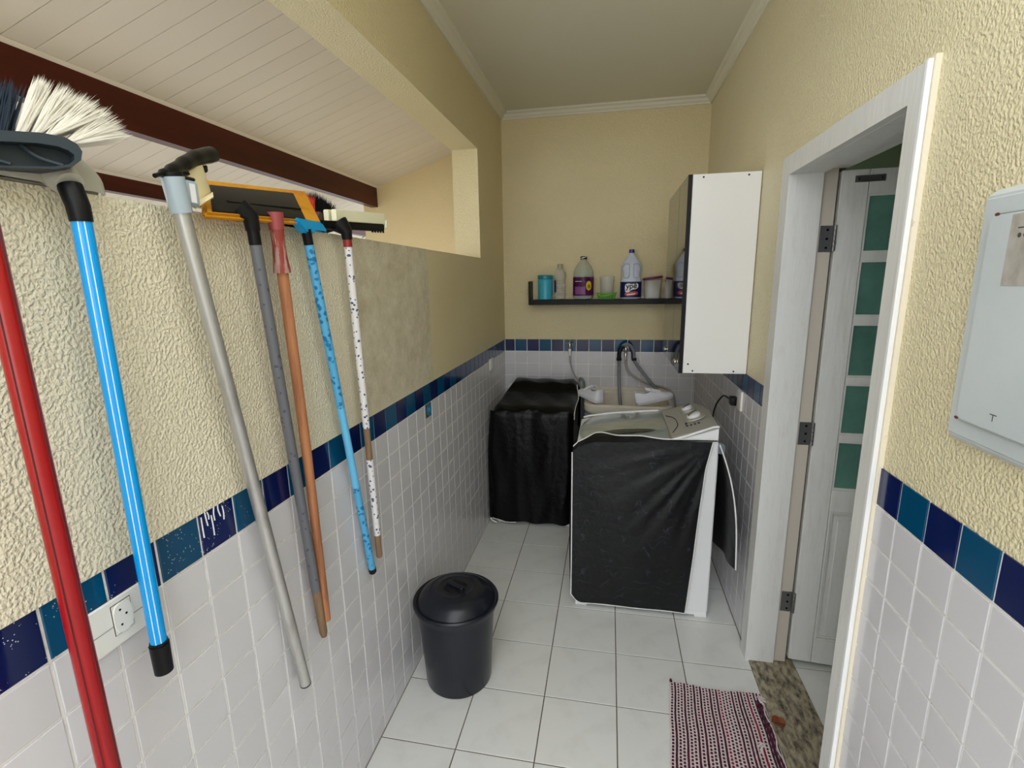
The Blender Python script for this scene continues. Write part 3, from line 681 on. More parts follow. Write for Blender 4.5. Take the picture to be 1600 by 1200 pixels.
# console
def con(x, y): return ztop(x)
pl_ = [(1.182, WY0+0.002), (1.405, WY0+0.002), (1.409, 2.78), (1.400, 2.90), (1.372, 2.985), (1.33, 3.022), (1.27, 3.033), (1.182, 3.035)]
b = B(); lo = [b.b.verts.new((x, y, 0.972)) for x, y in pl_]; hi = [b.b.verts.new((x, y, con(x, y)-0.012-(0.03*max(0, y-2.75)))) for x, y in pl_]
b.b.faces.new(lo[::-1]); b.b.faces.new(hi)
for k in range(len(pl_)): b.b.faces.new((lo[k], lo[(k+1) % len(pl_)], hi[(k+1) % len(pl_)], hi[k]))
cb = obj('console_base', b, m_wm, wm)
b = B()
lo = [b.b.verts.new((x, y, con(x, y)-0.011-(0.03*max(0, y-2.75)))) for x, y in pl_]; hi = [b.b.verts.new((x, y, con(x, y)+0.006-(0.03*max(0, y-2.75)))) for x, y in pl_]
f1 = [b.b.faces.new(lo[::-1]), b.b.faces.new(hi)]
for k in range(len(pl_)): f1.append(b.b.faces.new((lo[k], lo[(k+1) % len(pl_)], hi[(k+1) % len(pl_)], hi[k])))
bmesh.ops.bevel(b.b, geom=list({e for e in f1[1].edges}), offset=0.005, segments=2, affect='EDGES')
cp = obj('control_panel', b, m_silver, wm, 'silver grey control panel')
b = B(); b.tube([(1.182, WY0-0.001, con(1.183, 2.5)-0.001), (1.25, WY0-0.001, con(1.25, 2.5)-0.001), (1.38, WY0-0.001, con(1.38, 2.5)-0.001), (1.406, WY0-0.001, con(1.406, 2.5)-0.001)], 0.0055, 10); obj('panel_edge', b, m_wm, cp, 'white front edge of the control panel')
nrm = Vector((-0.37, 0, 0.93)).normalized()
def onp(x, y, h=0.0): return Vector((x, y, con(x, y)+0.0065-(0.03*max(0, y-2.75)))) + nrm*h
Rk = Matrix.Rotation(-math.atan2(0.37, 0.93), 4, 'Y')
for (x, y, r) in ((1.325, 2.715, 0.036), (1.318, 2.90, 0.030)):
    b = B(); b.lathe([(r*1.55, -0.001), (r*1.5, 0.003), (r*1.15, 0.0035)], (0, 0, 0), 28, n=3, sy=1.25, M=Matrix.Translation(onp(x, y)) @ Rk); dl = obj('dial_surround', b, m_silver, cp)
    b = B(); b.lathe([(r, 0.003), (r*0.97, 0.015), (r*0.85, 0.019), (r*0.4, 0.021)], (0, 0, 0), 28, M=Matrix.Translation(onp(x, y)) @ Rk); kb = obj('dial', b, m_wm, dl, 'white rotary dial')
    b = B(); b.box((-r*0.85, -0.006, 0.015), (r*0.85, 0.006, 0.028), 0.003, 2, M=Matrix.Translation(onp(x, y)) @ Rk @ Matrix.Rotation(0.6, 4, 'Z')); obj('dial_grip', b, m_chrome, kb)
for k in range(5):
    p = onp(1.275+0.018*k if k < 4 else 1.275, 2.60-0.004*k if k < 4 else 2.64)
    b = B(); b.box((-0.006, -0.008, -0.001), (0.006, 0.008, 0.003), 0.002, 2, M=Matrix.Translation(p) @ Rk); obj('button', b, m_dark if k < 4 else m_slate, cp)
b = B(); b.tube(bez([onp(1.20, 2.56, 0.001), onp(1.235, 2.66, 0.001), onp(1.235, 2.80, 0.001), onp(1.20, 2.90, 0.001)]), 0.0022, 6); obj('trim_line', b, m_slate, cp)

# cover over its side
mc = thing('machine_cover', (1.0, 2.46, 0), 'black patterned fabric cover with white piping on the nearer washing machine, pulled aside', 'cover')
def right_edge(z):      # slanting hem that bares a strip of the body
    pts = [(0.02, 1.292), (0.35, 1.318), (0.60, 1.335), (0.80, 1.352), (0.93, 1.378), (1.0, 1.398)]
    for (a, xa), (c, xc) in zip(pts, pts[1:]):
        if z <= c: return xa+(xc-xa)*(z-a)/(c-a)
    return pts[-1][1]
def wrinkle(x, z):
    ax, az = 1.39, 0.99; dx, dz = ax-x, az-z; ang = math.atan2(dz, dx); d = math.hypot(dx, dz)
    s_ = math.sin(ang*23+1.3*math.sin(ang*7))*0.5+math.sin(ang*41+2)*0.25
    fall = max(0, math.exp(-((d-0.3)/0.26)**2))
    return 0.006*s_*fall + 0.004*math.sin(x*19+z*6)*(0.9-z) + 0.004*noise.noise(Vector((x*6, z*5, 1)))
def top_hem(x):          # z of the upper hem, from the front corner to the console
    pts = [(0.69, 0.905), (0.72, 0.935), (0.80, 0.966), (0.90, 0.968), (1.0, 0.974), (1.18, 0.988), (1.30, 0.993), (1.40, 0.994)]
    for (a, za), (c, zc) in zip(pts, pts[1:]):
        if x <= c: return za+(zc-za)*(x-a)/(c-a)
    return 0.994
def cov(u, v):
    zt = 1.0; z = 0.02+(0.93-0.02)*v if v <= 1 else 0
    zb = 0.036 + 0.045*max(0, 1-u/0.09)**2 - 0.012*max(0, (u-0.8))
    x = 0.692 + (right_edge(zb+(0.93-zb)*v)-0.692)*u
    z = zb + (min(top_hem(x), 0.99)-zb)*v
    bulge = 0.014*math.sin(PI*min(1, v))*math.sin(PI*u) + 0.010*(1-v)
    y = WY0-0.008 - bulge - wrinkle(x, z)*min(1, (1-v)*8+0.15) - 0.004
    return Vector((x, min(y, WY0-0.006), z))
b = B(); b.sheet(cov, 60, 54, 0.0015); obj('side_fabric', b, m_fab, mc)
# front face fabric (facing the left) and the piece laid over the lid edge
def covf(u, v):
    y = WY0-0.014+(0.5)*u; zb = 0.07+0.0*u; z = zb+(0.905-zb)*v
    return Vector((0.691-0.010*math.sin(PI*v)-0.004*math.sin(y*26+z*3), y, z))
b = B(); b.sheet(covf, 24, 30, 0.0015); obj('front_fabric', b, m_fab, mc)
def covt(u, v):
    x = 0.693+(1.40-0.693)*u
    d = 0.012 + 0.075*math.exp(-((x-0.83)/0.07)**2) + 0.02*math.exp(-((x-0.98)/0.1)**2)
    y = WY0-0.012+(d+0.0)*v
    k = min(1, max(0, (x-1.02)/0.16)); k = k*k*(3-2*k)
    z = top_hem(x) + (0.010*math.sin(PI*v*0.5) + 0.012*v)*(1-k) + 0.004*v*k
    y = y*(1-k) + (WY0-0.012+0.008*v)*k
    return Vector((x, y, z))
b = B(); b.sheet(covt, 50, 6, 0.0015); obj('top_fold', b, m_fab, mc)
pts = [covt(u/50, 1)+Vector((0, 0, 0.002)) for u in range(51)]; b = B(); b.tube(pts, 0.0032, 8); obj('piping', b, m_pipe, mc, 'white piping along upper hem')
pts = [cov(1, v/30)+Vector((0.001, -0.001, 0)) for v in range(31)]; b = B(); b.tube(pts, 0.003, 8); obj('piping', b, m_pipe, mc, 'white piping down the slanting hem')
pts = [cov(u/50, 0) for u in range(51)]; b = B(); b.tube(pts, 0.003, 8); obj('piping', b, m_pipe, mc, 'white piping along floor hem')
pts = [cov(0, v/30)+Vector((-0.003, -0.001, 0.003*math.sin(v))) for v in range(31)]; b = B(); b.tube(pts, 0.0035, 8); obj('piping', b, m_pipe, mc, 'white piping down left corner')
# loose flap hanging behind
def flap(u, v):
    # top runs from the machine's rear corner back along the wall; falls to a point
    A = Vector((1.408, 2.462, 0.985)); Bp = Vector((1.432, 2.90, 0.94)); D = Vector((1.468, 2.26, 0.43)); Cc = Vector((1.435, 2.75, 0.36))
    # widened as it falls
    p = A*(1-u)*(1-v) + Bp*u*(1-v) + D*(1-u)*v + Cc*u*v
    k = math.sin(PI*v*0.9)
    p += Vector((0.020*k + 0.008*math.sin(u*11+v*3)*v, -0.10*k*(1-u)*(1-v) - 0.0, 0.06*k*(1-u)*(1-v)))
    p.x = min(p.x, RW-0.03); return p
b = B(); b.sheet(flap, 20, 30, 0.0015); obj('loose_flap', b, m_fab, mc)
b = B(); b.tube([flap(0, v/30) for v in range(31)], 0.0035, 8); obj('piping', b, m_pipe, mc, 'white piping on the loose flap')
b = B(); b.sheet(lambda u, v: Vector((1.402+0.035*u, 2.452-0.004*v+0.02*u, 0.992-0.055*v-0.02*u*u)), 4, 4, 0.0015); obj('corner_lining', b, mat('grey_lining', (126, 136, 146), 0.7), mc, 'pale grey lining turned over at the corner')

# ------------------------------------------------------------------ far washing machine under its cover
X0, X1, Y0_, Y1_ = 0.062, 0.625, 3.36, 3.94
wm2 = thing('washing_machine', (0.34, 3.65, 0), 'washing machine hidden under the black cover in the far left corner', 'washing machine')
b = B(); b.box((X0, Y0_, 0.03), (X1, Y1_, 0.865), 0.02, 3); obj('body', b, m_wm, wm2)
b = B(); b.prism([(3.74, 0.865), (3.94, 0.865), (3.94, 0.955), (3.86, 0.955), (3.78, 0.90)], 'x', X0+0.01, X1-0.01, 0.005, 2); obj('console', b, m_wm, wm2)
for (x, y) in ((0.1, 3.39), (0.58, 3.39), (0.1, 3.9), (0.58, 3.9)):
    b = B(); b.box((x-0.03, y-0.025, 0), (x+0.03, y+0.025, 0.032), 0.004); obj('foot', b, m_wm, wm2)
mc2 = thing('machine_cover', (0.34, 3.4, 0), 'plain black shiny cover draped right over the far washing machine', 'cover')
# section (y,z) from front bottom over the top to the rear; swept across x with rounded flanks
sec = [(3.325, 0.03), (3.322, 0.15), (3.318, 0.30), (3.316, 0.45), (3.318, 0.60), (3.320, 0.75), (3.325, 0.85), (3.345, 0.885), (3.40, 0.905), (3.50, 0.915), (3.62, 0.925), (3.70, 0.935), (3.745, 0.955), (3.79, 0.995), (3.86, 1.003), (3.93, 1.000), (3.972, 0.985), (3.985, 0.93), (3.985, 0.6), (3.98, 0.3), (3.98, 0.08)]
def sect(v):
    t = v*(len(sec)-1); i = min(int(t), len(sec)-2); f = t-i
    return (sec[i][0]*(1-f)+sec[i+1][0]*f, sec[i][1]*(1-f)+sec[i+1][1]*f)
def covfar(u, v):
    y, z = sect(v)
    # u: 0..1 across; edges roll down at flanks
    xl = 0.022+0.010*math.sin(z*9) + (0.02 if z > 0.88 else 0) + (0.060*max(0, (z-0.92)/0.08) if y > 3.5 else 0); xr = 0.612 + 0.03*min(1, z/0.85)+0.006*math.sin(z*8+y*5)-0.022*max(0, (z-0.93)/0.07)
    x = xl+(xr-xl)*u
    e = min(u, 1-u)
    r = 0.03*max(0, 1-e/0.07)**2
    nf = noise.noise(Vector((x*7, z*3, y*3)))
    if y < 3.34:
        y += r + 0.012*nf + 0.006*math.sin(x*31+3*math.sin(z*5+x*4))*max(0, 1-z/0.80)**0.7 + 0.007*noise.noise(Vector((x*16, z*3.2, 4))) + 0.012*math.sin(x*17+z*11)*(max(0, 0.45-z)*2)*max(0, 1-u*2.2)
        z += 0.008*math.sin(x*30)*(1 if z < 0.05 else 0)
    else:
        z -= r; z += 0.010*nf + 0.004*math.sin(x*30+y*20)
    return Vector((x, y, max(z, 0.012)))
b = B(); b.sheet(covfar, 50, 84)
bmesh.ops.subdivide_edges(b.b, edges=[], cuts=0)
# flanks
def flank(side):
    def fn(u, v):
        i = u*(len(sec)-1); t = 0.0
        p = covfar(0.0 if side < 0 else 1.0, u)
        base = Vector((p.x, p.y, min(p.z, 0.03)))
        q = p*(1-v) + Vector((p.x+(0.004 if side < 0 else 0.004)*math.sin(p.y*30), p.y, 0.03))*v
        return q
    return fn
b.sheet(flank(1), 84, 16); b.sheet(flank(-1), 84, 16)
bmesh.ops.remove_doubles(b.b, verts=b.b.verts, dist=0.0005)
obj('fabric', b, m_fab2, mc2, sharp=60)
for (pts, lab) in (([covfar(u/20*0.95+0.0, 0)+Vector((0, -0.004, 0)) for u in range(8)], 'white hem at the floor'), ([covfar(1, v/84)+Vector((0.003, -0.003, 0.002)) for v in range(24, 58)], 'white piping at right shoulder')):
    b = B(); b.tube(pts, 0.0035, 8); obj('piping', b, m_pipe, mc2, lab)
b = B(); b.tube([Vector((0.026, 3.312, 0.055)), Vector((0.05, 3.302, 0.035)), Vector((0.075, 3.300, 0.028))], 0.006, 8); obj('hem_fold', b, m_pipe, mc2)

# ------------------------------------------------------------------ laundry sink
sk = thing('laundry_sink', (1.0, 3.8, 0), 'beige stone-look laundry sink fixed to the back wall', 'sink')
def rr_(x0, x1, y0, y1, r, n=6):
    out = []
    for (cx, cy, a0) in ((x1-r, y1-r, 0), (x0+r, y1-r, PI/2), (x0+r, y0+r, PI), (x1-r, y0+r, 3*PI/2)):
        for k in range(n+1):
            a = a0+PI/2*k/n; out.append((cx+r*math.cos(a), cy+r*math.sin(a)))
    return out
b = B(); ringsz = [(0.70, 1.335, 3.555, 4.080, 0.10, 0.802), (0.688, 1.347, 3.543, 4.082, 0.11, 0.822), (0.69, 1.345, 3.545, 4.082, 0.11, 0.862), (0.70, 1.335, 3.555, 4.080, 0.10, 0.872), (0.725, 1.31, 3.58, 4.045, 0.09, 0.871), (0.735, 1.30, 3.59, 4.035, 0.08, 0.862), (0.77, 1.265, 3.66, 4.02, 0.08, 0.64), (0.85, 1.18, 3.72, 3.95, 0.07, 0.62)]
vr = [[b.b.verts.new((x, y, z)) for x, y in rr_(x0, x1, y0, y1, r)] for (x0, x1, y0, y1, r, z) in ringsz]
n = len(vr[0])
for i in range(len(vr)-1):
    for k in range(n): b.b.faces.new((vr[i][k], vr[i][(k+1) % n], vr[i+1][(k+1) % n], vr[i+1][k]))
b.b.faces.new(vr[-1])
out2 = [(0.72, 1.31, 3.575, 4.078, 0.09, 0.80), (0.74, 1.29, 3.62, 4.075, 0.09, 0.60), (0.80, 1.2, 3.70, 4.0, 0.07, 0.585)]
v2 = [vr[0]] + [[b.b.verts.new((x, y, z)) for x, y in rr_(x0, x1, y0, y1, r)] for (x0, x1, y0, y1, r, z) in out2]
for i in range(len(v2)-1):
    for k in range(n): b.b.faces.new((v2[i][(k+1) % n], v2[i][k], v2[i+1][k], v2[i+1][(k+1) % n]))
b.b.faces.new(v2[-1][::-1])
bs = obj('basin', b, m_stone, sk)
b = B(); b.box((0.735, 4.045, 0.864), (1.33, 4.083, 0.905), 0.006, 2); obj('back_ledge', b, m_stone, sk)
b = B(); b.tube([(1.0, 3.83, 0.59), (1.0, 3.83, 0.4), (1.0, 4.0, 0.36), (1.0, 4.08, 0.36)], 0.02, 14); obj('drain_pipe', b, m_wm, sk)
b = B(); b.lathe([(0.022, 0.6205), (0.024, 0.6235), (0.012, 0.6235)], (1.0, 3.83, 0), 18); obj('drain', b, m_chrome, sk)

# ------------------------------------------------------------------ taps and hoses
def tap(loc, label, white):
    x, y, z = loc
    t = thing('wall_tap', loc, label, 'tap')
    b = B(); b.tube([(x, YB-0.001, z), (x, y, z)], 0.010, 14); b.lathe([(0.022, 0), (0.020, 0.006)], (0, 0, 0), 18, M=Matrix.Translation((x, YB-0.001, z)) @ Matrix.Rotation(PI/2, 4, 'X')); obj('pipe', b, m_chrome, t)
    b = B(); b.lathe([(0.012, -0.03), (0.014, -0.02), (0.016, 0), (0.014, 0.014), (0.008, 0.020), (0.008, 0.03)], (x, y, z), 16); obj('tap_body', b, m_chrome, t)
    b = B()
    for k in range(2):
        a = k*PI/2+0.4; b.tube([(x-0.026*math.cos(a), y-0.026*math.sin(a), z+0.034), (x+0.026*math.cos(a), y+0.026*math.sin(a), z+0.034)], 0.005, 8)
    b.ball((x, y, z+0.036), 0.008)
    obj('tap_handle', b, m_chrome, t)
    b = B(); b.lathe([(0.011, 0), (0.013, -0.008), (0.013, -0.030), (0.009, -0.032), (0.009, -0.055)], (x, y, z-0.03), 16); obj('connector', b, m_ivory if white else m_chrome, t, 'white plastic connector' if white else None)
    return t
tap((0.553, 4.03, 1.262), 'chrome wall tap with white connector above the covered machine', True)
tap((1.0, 4.02, 1.235), 'chrome wall tap above the sink between the bent hoses', False)
t = thing('supply_hose', (0.553, 4.03, 1.17), 'thin grey hose from left tap down to the covered machine', 'hose')
b = B(); b.tube(bez([(0.553, 4.03, 1.180), (0.560, 4.02, 1.11), (0.585, 4.005, 1.035), (0.625, 4.0, 0.975), (0.648, 4.015, 0.90), (0.652, 4.03, 0.8), (0.65, 4.03, 0.5)]), 0.0065, 10); obj('tube', b, m_hose2, t)
t = thing('drain_hose', (0.66, 4.0, 0.9), 'short bent grey hose between covered machine and sink', 'hose')
b = B(); b.tube(bez([(0.625, 4.045, 0.86), (0.628, 4.045, 0.95), (0.645, 4.04, 0.985), (0.668, 4.035, 0.96), (0.672, 4.03, 0.90), (0.672, 4.0, 0.8), (0.665, 3.99, 0.6)]), 0.011, 10); obj('tube', b, m_hose, t)
t = thing('drain_hose', (0.95, 3.95, 1.1), 'thick grey hose from the arch hanging straight down into the sink', 'hose')
b = B(); b.tube(bez([(0.948, 3.975, 1.165), (0.950, 3.95, 1.05), (0.955, 3.92, 0.95), (0.962, 3.88, 0.85), (0.975, 3.86, 0.75)]), 0.0125, 12); obj('tube', b, m_hose, t)
b = B()
for k in range(3): pass
t2 = thing('hose_arch', (1.0, 3.98, 1.26), 'grey hose bent over the right tap in a black hook', 'hose')
b = B(); b.tube(bez([(0.948, 3.975, 1.17), (0.950, 3.98, 1.215), (0.972, 3.985, 1.262), (1.005, 3.985, 1.280), (1.038, 3.985, 1.262), (1.060, 3.98, 1.215), (1.064, 3.975, 1.17)]), 0.0125, 12); obj('tube', b, m_hose, t2)
b = B(); b.tube(bez([(0.948, 3.974, 1.155), (0.9495, 3.979, 1.215), (0.966, 3.984, 1.250), (0.985, 3.984, 1.262)]), 0.0155, 12); b.tube([(0.948, 3.974, 1.150), (0.948, 3.974, 1.172)], 0.020, 14); obj('hook', b, m_black, t2, 'black half-round hose hook')
b = B(); b.tube([(1.064, 3.974, 1.152), (1.064, 3.974, 1.172)], 0.020, 14); b.tube(bez([(1.052, 3.974, 1.165), (1.050, 3.979, 1.21), (1.038, 3.984, 1.238)]), 0.010, 10); obj('hook', b, m_black, t2, 'black half-round hose hook')
t = thing('drain_hose', (1.2, 3.9, 1.0), 'thick grey hose running down right from the arch behind the sneaker', 'hose')
b = B(); b.tube(bez([(1.064, 3.975, 1.155), (1.10, 3.97, 1.10), (1.18, 3.95, 1.0), (1.26, 3.92, 0.91), (1.325, 3.90, 0.86)][:4] + [(1.362, 3.75, 0.80), (1.372, 3.5, 0.7), (1.385, 3.2, 0.6), (1.39, 3.06, 0.5)]), 0.0125, 12); obj('tube', b, m_hose, t)
t = thing('supply_hose', (1.1, 4.0, 1.1), 'thinner pale grey hose curving from right tap behind the thick hose', 'hose')
b = B(); b.tube(bez([(1.0, 4.02, 1.16), (1.004, 4.02, 1.11), (1.03, 4.01, 1.05), (1.10, 4.0, 1.0), (1.20, 4.0, 0.955), (1.30, 4.01, 0.93), (1.375, 3.99, 0.88), (1.40, 3.8, 0.7), (1.41, 3.4, 0.55), (1.41, 3.06, 0.45)]), 0.0085, 10); obj('tube', b, m_hose2, t)

# ------------------------------------------------------------------ sneakers
def sneaker(M3, label):
    """toe towards +x, sole at z=0, length 0.27"""
    t = thing('sneaker', M3.to_translation(), label, 'shoe', 'white sneakers drying on the sink')
    def half(u):  # half width along the sole
        return 0.034+0.014*math.sin(PI*min(1, u*0.62+0.32))**2 if u < 0.72 else 0.047*math.sqrt(max(0.0, 1-((u-0.72)/0.285)**2))
    N2, K = 22, 18
    b = B(); rings = []
    for zz, gr in ((0.0, 0.96), (0.004, 1.0), (0.018, 1.0), (0.022, 0.97)):
        ring = []
        for k in range(40):
            a = 2*PI*k/40; u = 0.5-0.5*math.cos(a); hw = half(u)*gr*(min(1, (u+0.012)/0.07)**0.5 if u < 0.07 else 1)
            ring.append(b.b.verts.new((0.27*u*(1 if gr == 1 else 0.995), hw*(1 if math.sin(a) >= 0 else -1)*(1 if abs(math.sin(a)) > 1e-6 else 0.02), zz + 0.012*max(0, u-0.75))))
        rings.append(ring)
    for i in range(3):
        for k in range(40): b.b.faces.new((rings[i][k], rings[i][(k+1) % 40], rings[i+1][(k+1) % 40], rings[i+1][k]))
    b.b.faces.new(rings[0][::-1]); b.b.faces.new(rings[-1])
    bmesh.ops.transform(b.b, matrix=M3, verts=b.b.verts); obj('sole', b, m_sole, t)
    # upper: cross sections along x; opened at the collar
    b = B(); rings = []
    for i in range(N2+1):
        u = 0.01+0.985*i/N2; x = 0.27*u
        hw = half(u)*0.95*(min(1, (u+0.03)/0.10)**0.5)
        if u < 0.35: h = 0.075+0.012*math.cos(u/0.35*PI)          # collar
        else: h = 0.070 - 0.040*((u-0.35)/0.5)**0.9 if u < 0.85 else 0.032*math.sqrt(max(0.02, 1-((u-0.85)/0.16)**2))
        opn = 1.0 if u < 0.40 else max(0, 1-(u-0.40)/0.06)
        ring = []
        for k in range(K+1):
            a = PI*k/K; ca, sa = math.cos(a), math.sin(a)
            gap = opn*0.62
            if abs(ca) < gap and opn > 0:                          # collar: cut short of the middle
                ca = math.copysign(gap, ca if abs(ca) > 1e-3 else (1 if k < K/2 else -1)); sa = math.sqrt(1-ca*ca)*1.0
            tz = 0.018 + h*sa**0.6*(1.0)
            ring.append(b.b.verts.new((x, hw*ca*(1-0.18*sa), tz)))
        rings.append(ring)
    fs = []
    for i in range(N2):
        for k in range(K):
            if k in (K//2, K//2-1) and (0.01+0.985*(i+0.5)/N2) < 0.42: continue
            try: fs.append(b.b.faces.new((rings[i][k], rings[i][k+1], rings[i+1][k+1], rings[i+1][k])))
            except ValueError: pass
    fs.append(b.b.faces.new([v for v in rings[0][:K//2]])) if False else None
    # heel counter
    hv = [b.b.verts.new((0.0, 0.030*math.cos(PI*k/8)*0.9, 0.018+0.0)) for k in range(9)]; ht = [b.b.verts.new((0.002+0.012*(1-math.sin(PI*k/8)), 0.030*math.cos(PI*k/8)*0.95, 0.100)) for k in range(9)]
    for k in range(8): fs.append(b.b.faces.new((hv[k], hv[k+1], ht[k+1], ht[k])))
    bmesh.ops.recalc_face_normals(b.b, faces=fs); bmesh.ops.solidify(b.b, geom=fs, thickness=0.004)
    bmesh.ops.transform(b.b, matrix=M3, verts=b.b.verts); obj('upper', b, m_shoe, t, sharp=50)
    b = B(); b.sheet(lambda u, v: Vector((0.085+0.10*u, (v-0.5)*0.040, 0.118-0.045*u-0.008*(v-0.5)**2*10)), 8, 6, 0.004)
    bmesh.ops.transform(b.b, matrix=M3, verts=b.b.verts); obj('tongue', b, m_shoe, t)
    b = B()
    for k in range(5):
        x = 0.115+0.018*k; z = 0.103-0.010*k; b.tube(bez([(x, -0.026, z-0.016), (x+0.006, 0, z+0.003), (x+0.012, 0.026, z-0.016)], 5), 0.0026, 6)
    bmesh.ops.transform(b.b, matrix=M3, verts=b.b.verts); obj('laces', b, m_whitep, t)
sneaker(Matrix.Translation((1.070, 3.600, 0.872)) @ Matrix.Rotation(math.radians(4), 4, 'Z') @ Matrix.Rotation(math.radians(-13), 4, 'Y'), 'white sneaker lying along the right part of the sink rim, toe to the right')
sneaker(Matrix.Translation((0.815, 3.600, 0.878)) @ Matrix.Rotation(math.radians(128), 4, 'Z') @ Matrix.Rotation(math.radians(-4), 4, 'Y'), 'white sneaker standing at left end of the sink with its heel towards the viewer')

for o in COL.objects:
    if o.parent is None and (o.name.startswith('sneaker') or o.name == 'laundry_sink'): o.location.z += 0.012
# ------------------------------------------------------------------ shelf and what stands on it
sh = thing('wall_shelf', (0.8, 4.0, 1.60), 'long black floating shelf with a raised left end on back wall', 'shelf')
SZ = 1.632; SY0 = 3.93
b = B(); b.box((0.245, SY0, 1.594), (1.47, YB-0.001, SZ), 0.001); obj('shelf_board', b, m_blackw, sh)
b = B(); b.box((0.230, SY0, 1.594), (0.2445, YB-0.001, 1.778), 0.001); obj('end_panel', b, m_blackw, sh)
SB = SZ+0.001
t = thing('plastic_jar', (0.358, 3.995, SB), 'turquoise plastic jar with darker lid at left end of the shelf', 'jar')
b = B(); b.lathe([(0.050, 0), (0.057, 0.006), (0.058, 0.155), (0.055, 0.160)], (0.358, 3.995, SB), 32); obj('body', b, m_turq, t)
b = B(); b.lathe([(0.058, 0.1605), (0.061, 0.163), (0.061, 0.188), (0.055, 0.193)], (0.358, 3.995, SB), 32); obj('lid', b, m_turq2, t)
t = thing('plastic_bottle', (0.475, 4.0, SB), 'slim clear ribbed bottle with pale cap next to the turquoise jar', 'bottle')
pr = [(0.030, 0), (0.044, 0.006)]
for k in range(8): pr += [(0.045, 0.018+k*0.018), (0.0415, 0.026+k*0.018)]
pr += [(0.045, 0.165), (0.046, 0.190), (0.042, 0.212), (0.026, 0.235), (0.019, 0.243), (0.019, 0.250)]
b = B(); b.lathe(pr, (0.475, 4.0, SB), 28); obj('body', b, m_clear, t)
b = B(); b.lathe([(0.022, 0.2505), (0.022, 0.272), (0.019, 0.275)], (0.475, 4.0, SB), 20); obj('cap', b, mat('pale_brown_cap', (172, 160, 146), 0.4), t)
b = B(); b.lathe([(0.0465, 0.06), (0.0465, 0.15)], (0.475, 4.0, SB), 28, cap0=False, cap1=False)
bmesh.ops.delete(b.b, geom=[f for f in b.b.faces if f.calc_center_median().x > 0.444], context='FACES'); bmesh.ops.solidify(b.b, geom=list(b.b.faces), thickness=0.0006); obj('label_edge', b, m_navylab, t)
t = thing('plastic_bottle', (0.658, 3.995, SB), 'large clear bottle with purple label and yellow sun on the shelf', 'bottle')
bx = (0.658, 3.995, SB)
b = B(); b.lathe([(0.060, 0), (0.076, 0.006), (0.079, 0.02), (0.079, 0.19), (0.076, 0.215), (0.060, 0.252), (0.034, 0.288), (0.024, 0.300), (0.024, 0.306)], bx, 32, sy=0.80); obj('body', b, m_clearg, t)
b = B(); b.lathe([(0.068, 0.004), (0.0745, 0.02), (0.0745, 0.185), (0.02, 0.186)], bx, 32, sy=0.78); obj('liquid', b, m_liquid, t)
b = B(); b.lathe([(0.0805, 0.030), (0.0805, 0.172)], bx, 40, sy=0.81, cap0=False, cap1=False); bmesh.ops.solidify(b.b, geom=list(b.b.faces), thickness=0.0006); lb = obj('label', b, m_purple, t, 'purple paper label')
def wrap_disc(c, R_, sy_, u0, z0, ru, rz, m, name, parent, n=24, off=0.0012, label=None):
    b = B(); cv = None; vs = []
    def P(uu, zz):
        a = -PI/2 + uu/R_; return Vector((c[0]+(R_+off)*math.cos(a), c[1]+(R_+off)*sy_*math.sin(a), c[2]+zz))
    cen = b.b.verts.new(P(u0, z0)); vs = [b.b.verts.new(P(u0+ru*math.cos(2*PI*k/n), z0+rz*math.sin(2*PI*k/n))) for k in range(n)]
    for k in range(n): b.b.faces.new((cen, vs[k], vs[(k+1) % n]))
    return obj(name, b, m, parent, label)
def wrap_rect(c, R_, sy_, u0, u1, z0, z1, m, name, parent, off=0.0012):
    b = B()
    def fn(u, v):
        uu = u0+(u1-u0)*u; a = -PI/2 + uu/R_; return Vector((c[0]+(R_+off)*math.cos(a), c[1]+(R_+off)*sy_*math.sin(a), c[2]+z0+(z1-z0)*v))
    b.sheet(fn, 10, 1); return obj(name, b, m, parent)
wrap_disc(bx, 0.0805, 0.81, 0.048, 0.105, 0.024, 0.036, m_yellow, 'yellow_emblem', lb)
wrap_disc(bx, 0.0805, 0.81, 0.048, 0.100, 0.012, 0.016, mat('olive_print', (150, 130, 20), 0.4), 'emblem_print', lb, off=0.002)
for (z, w2, mm) in ((0.158, 0.05, m_plid), (0.140, 0.042, m_whitep), (0.118, 0.046, m_plid)): wrap_rect(bx, 0.0805, 0.81, -0.065, -0.065+w2*1.4, z-0.003, z+0.001, mm, 'label_line', lb)
wrap_rect(bx, 0.0805, 0.81, -0.068, 0.018, 0.040, 0.098, mat('lilac_print', (140, 80, 140), 0.5), 'label_field', lb)
b = B(); b.lathe([(0.025, 0.3065), (0.026, 0.309), (0.026, 0.326), (0.022, 0.329)], bx, 20); cp_ = obj('cap', b, m_black2, t, 'black cap with white stripes')
b = B(); b.tube([(0.632, 3.967, SB+0.312), (0.664, 3.968, SB+0.322)], 0.002, 6); b.tube([(0.645, 3.9665, SB+0.312), (0.680, 3.970, SB+0.324)], 0.002, 6); obj('stripe', b, m_whitep, cp_)
t = thing('plastic_basket', (0.84, 3.995, SB), 'small lime green basket with folded-down handle on the shelf', 'basket')
b = B()
for z in (0.002, 0.016, 0.030, 0.044): b.tube([(0.84+(0.060+z*0.35)*math.cos(a), 3.995+(0.044+z*0.3)*math.sin(a), SB+z+0.002) for a in [2*PI*k/28 for k in range(29)]], 0.0028, 6, caps=False)
for k in range(28):
    a = 2*PI*k/28; b.tube([(0.84+0.060*math.cos(a), 3.995+0.044*math.sin(a), SB+0.003), (0.84+0.0755*math.cos(a), 3.995+0.057*math.sin(a), SB+0.046)], 0.0022, 6)
obj('basket_wall', b, m_lime, t)
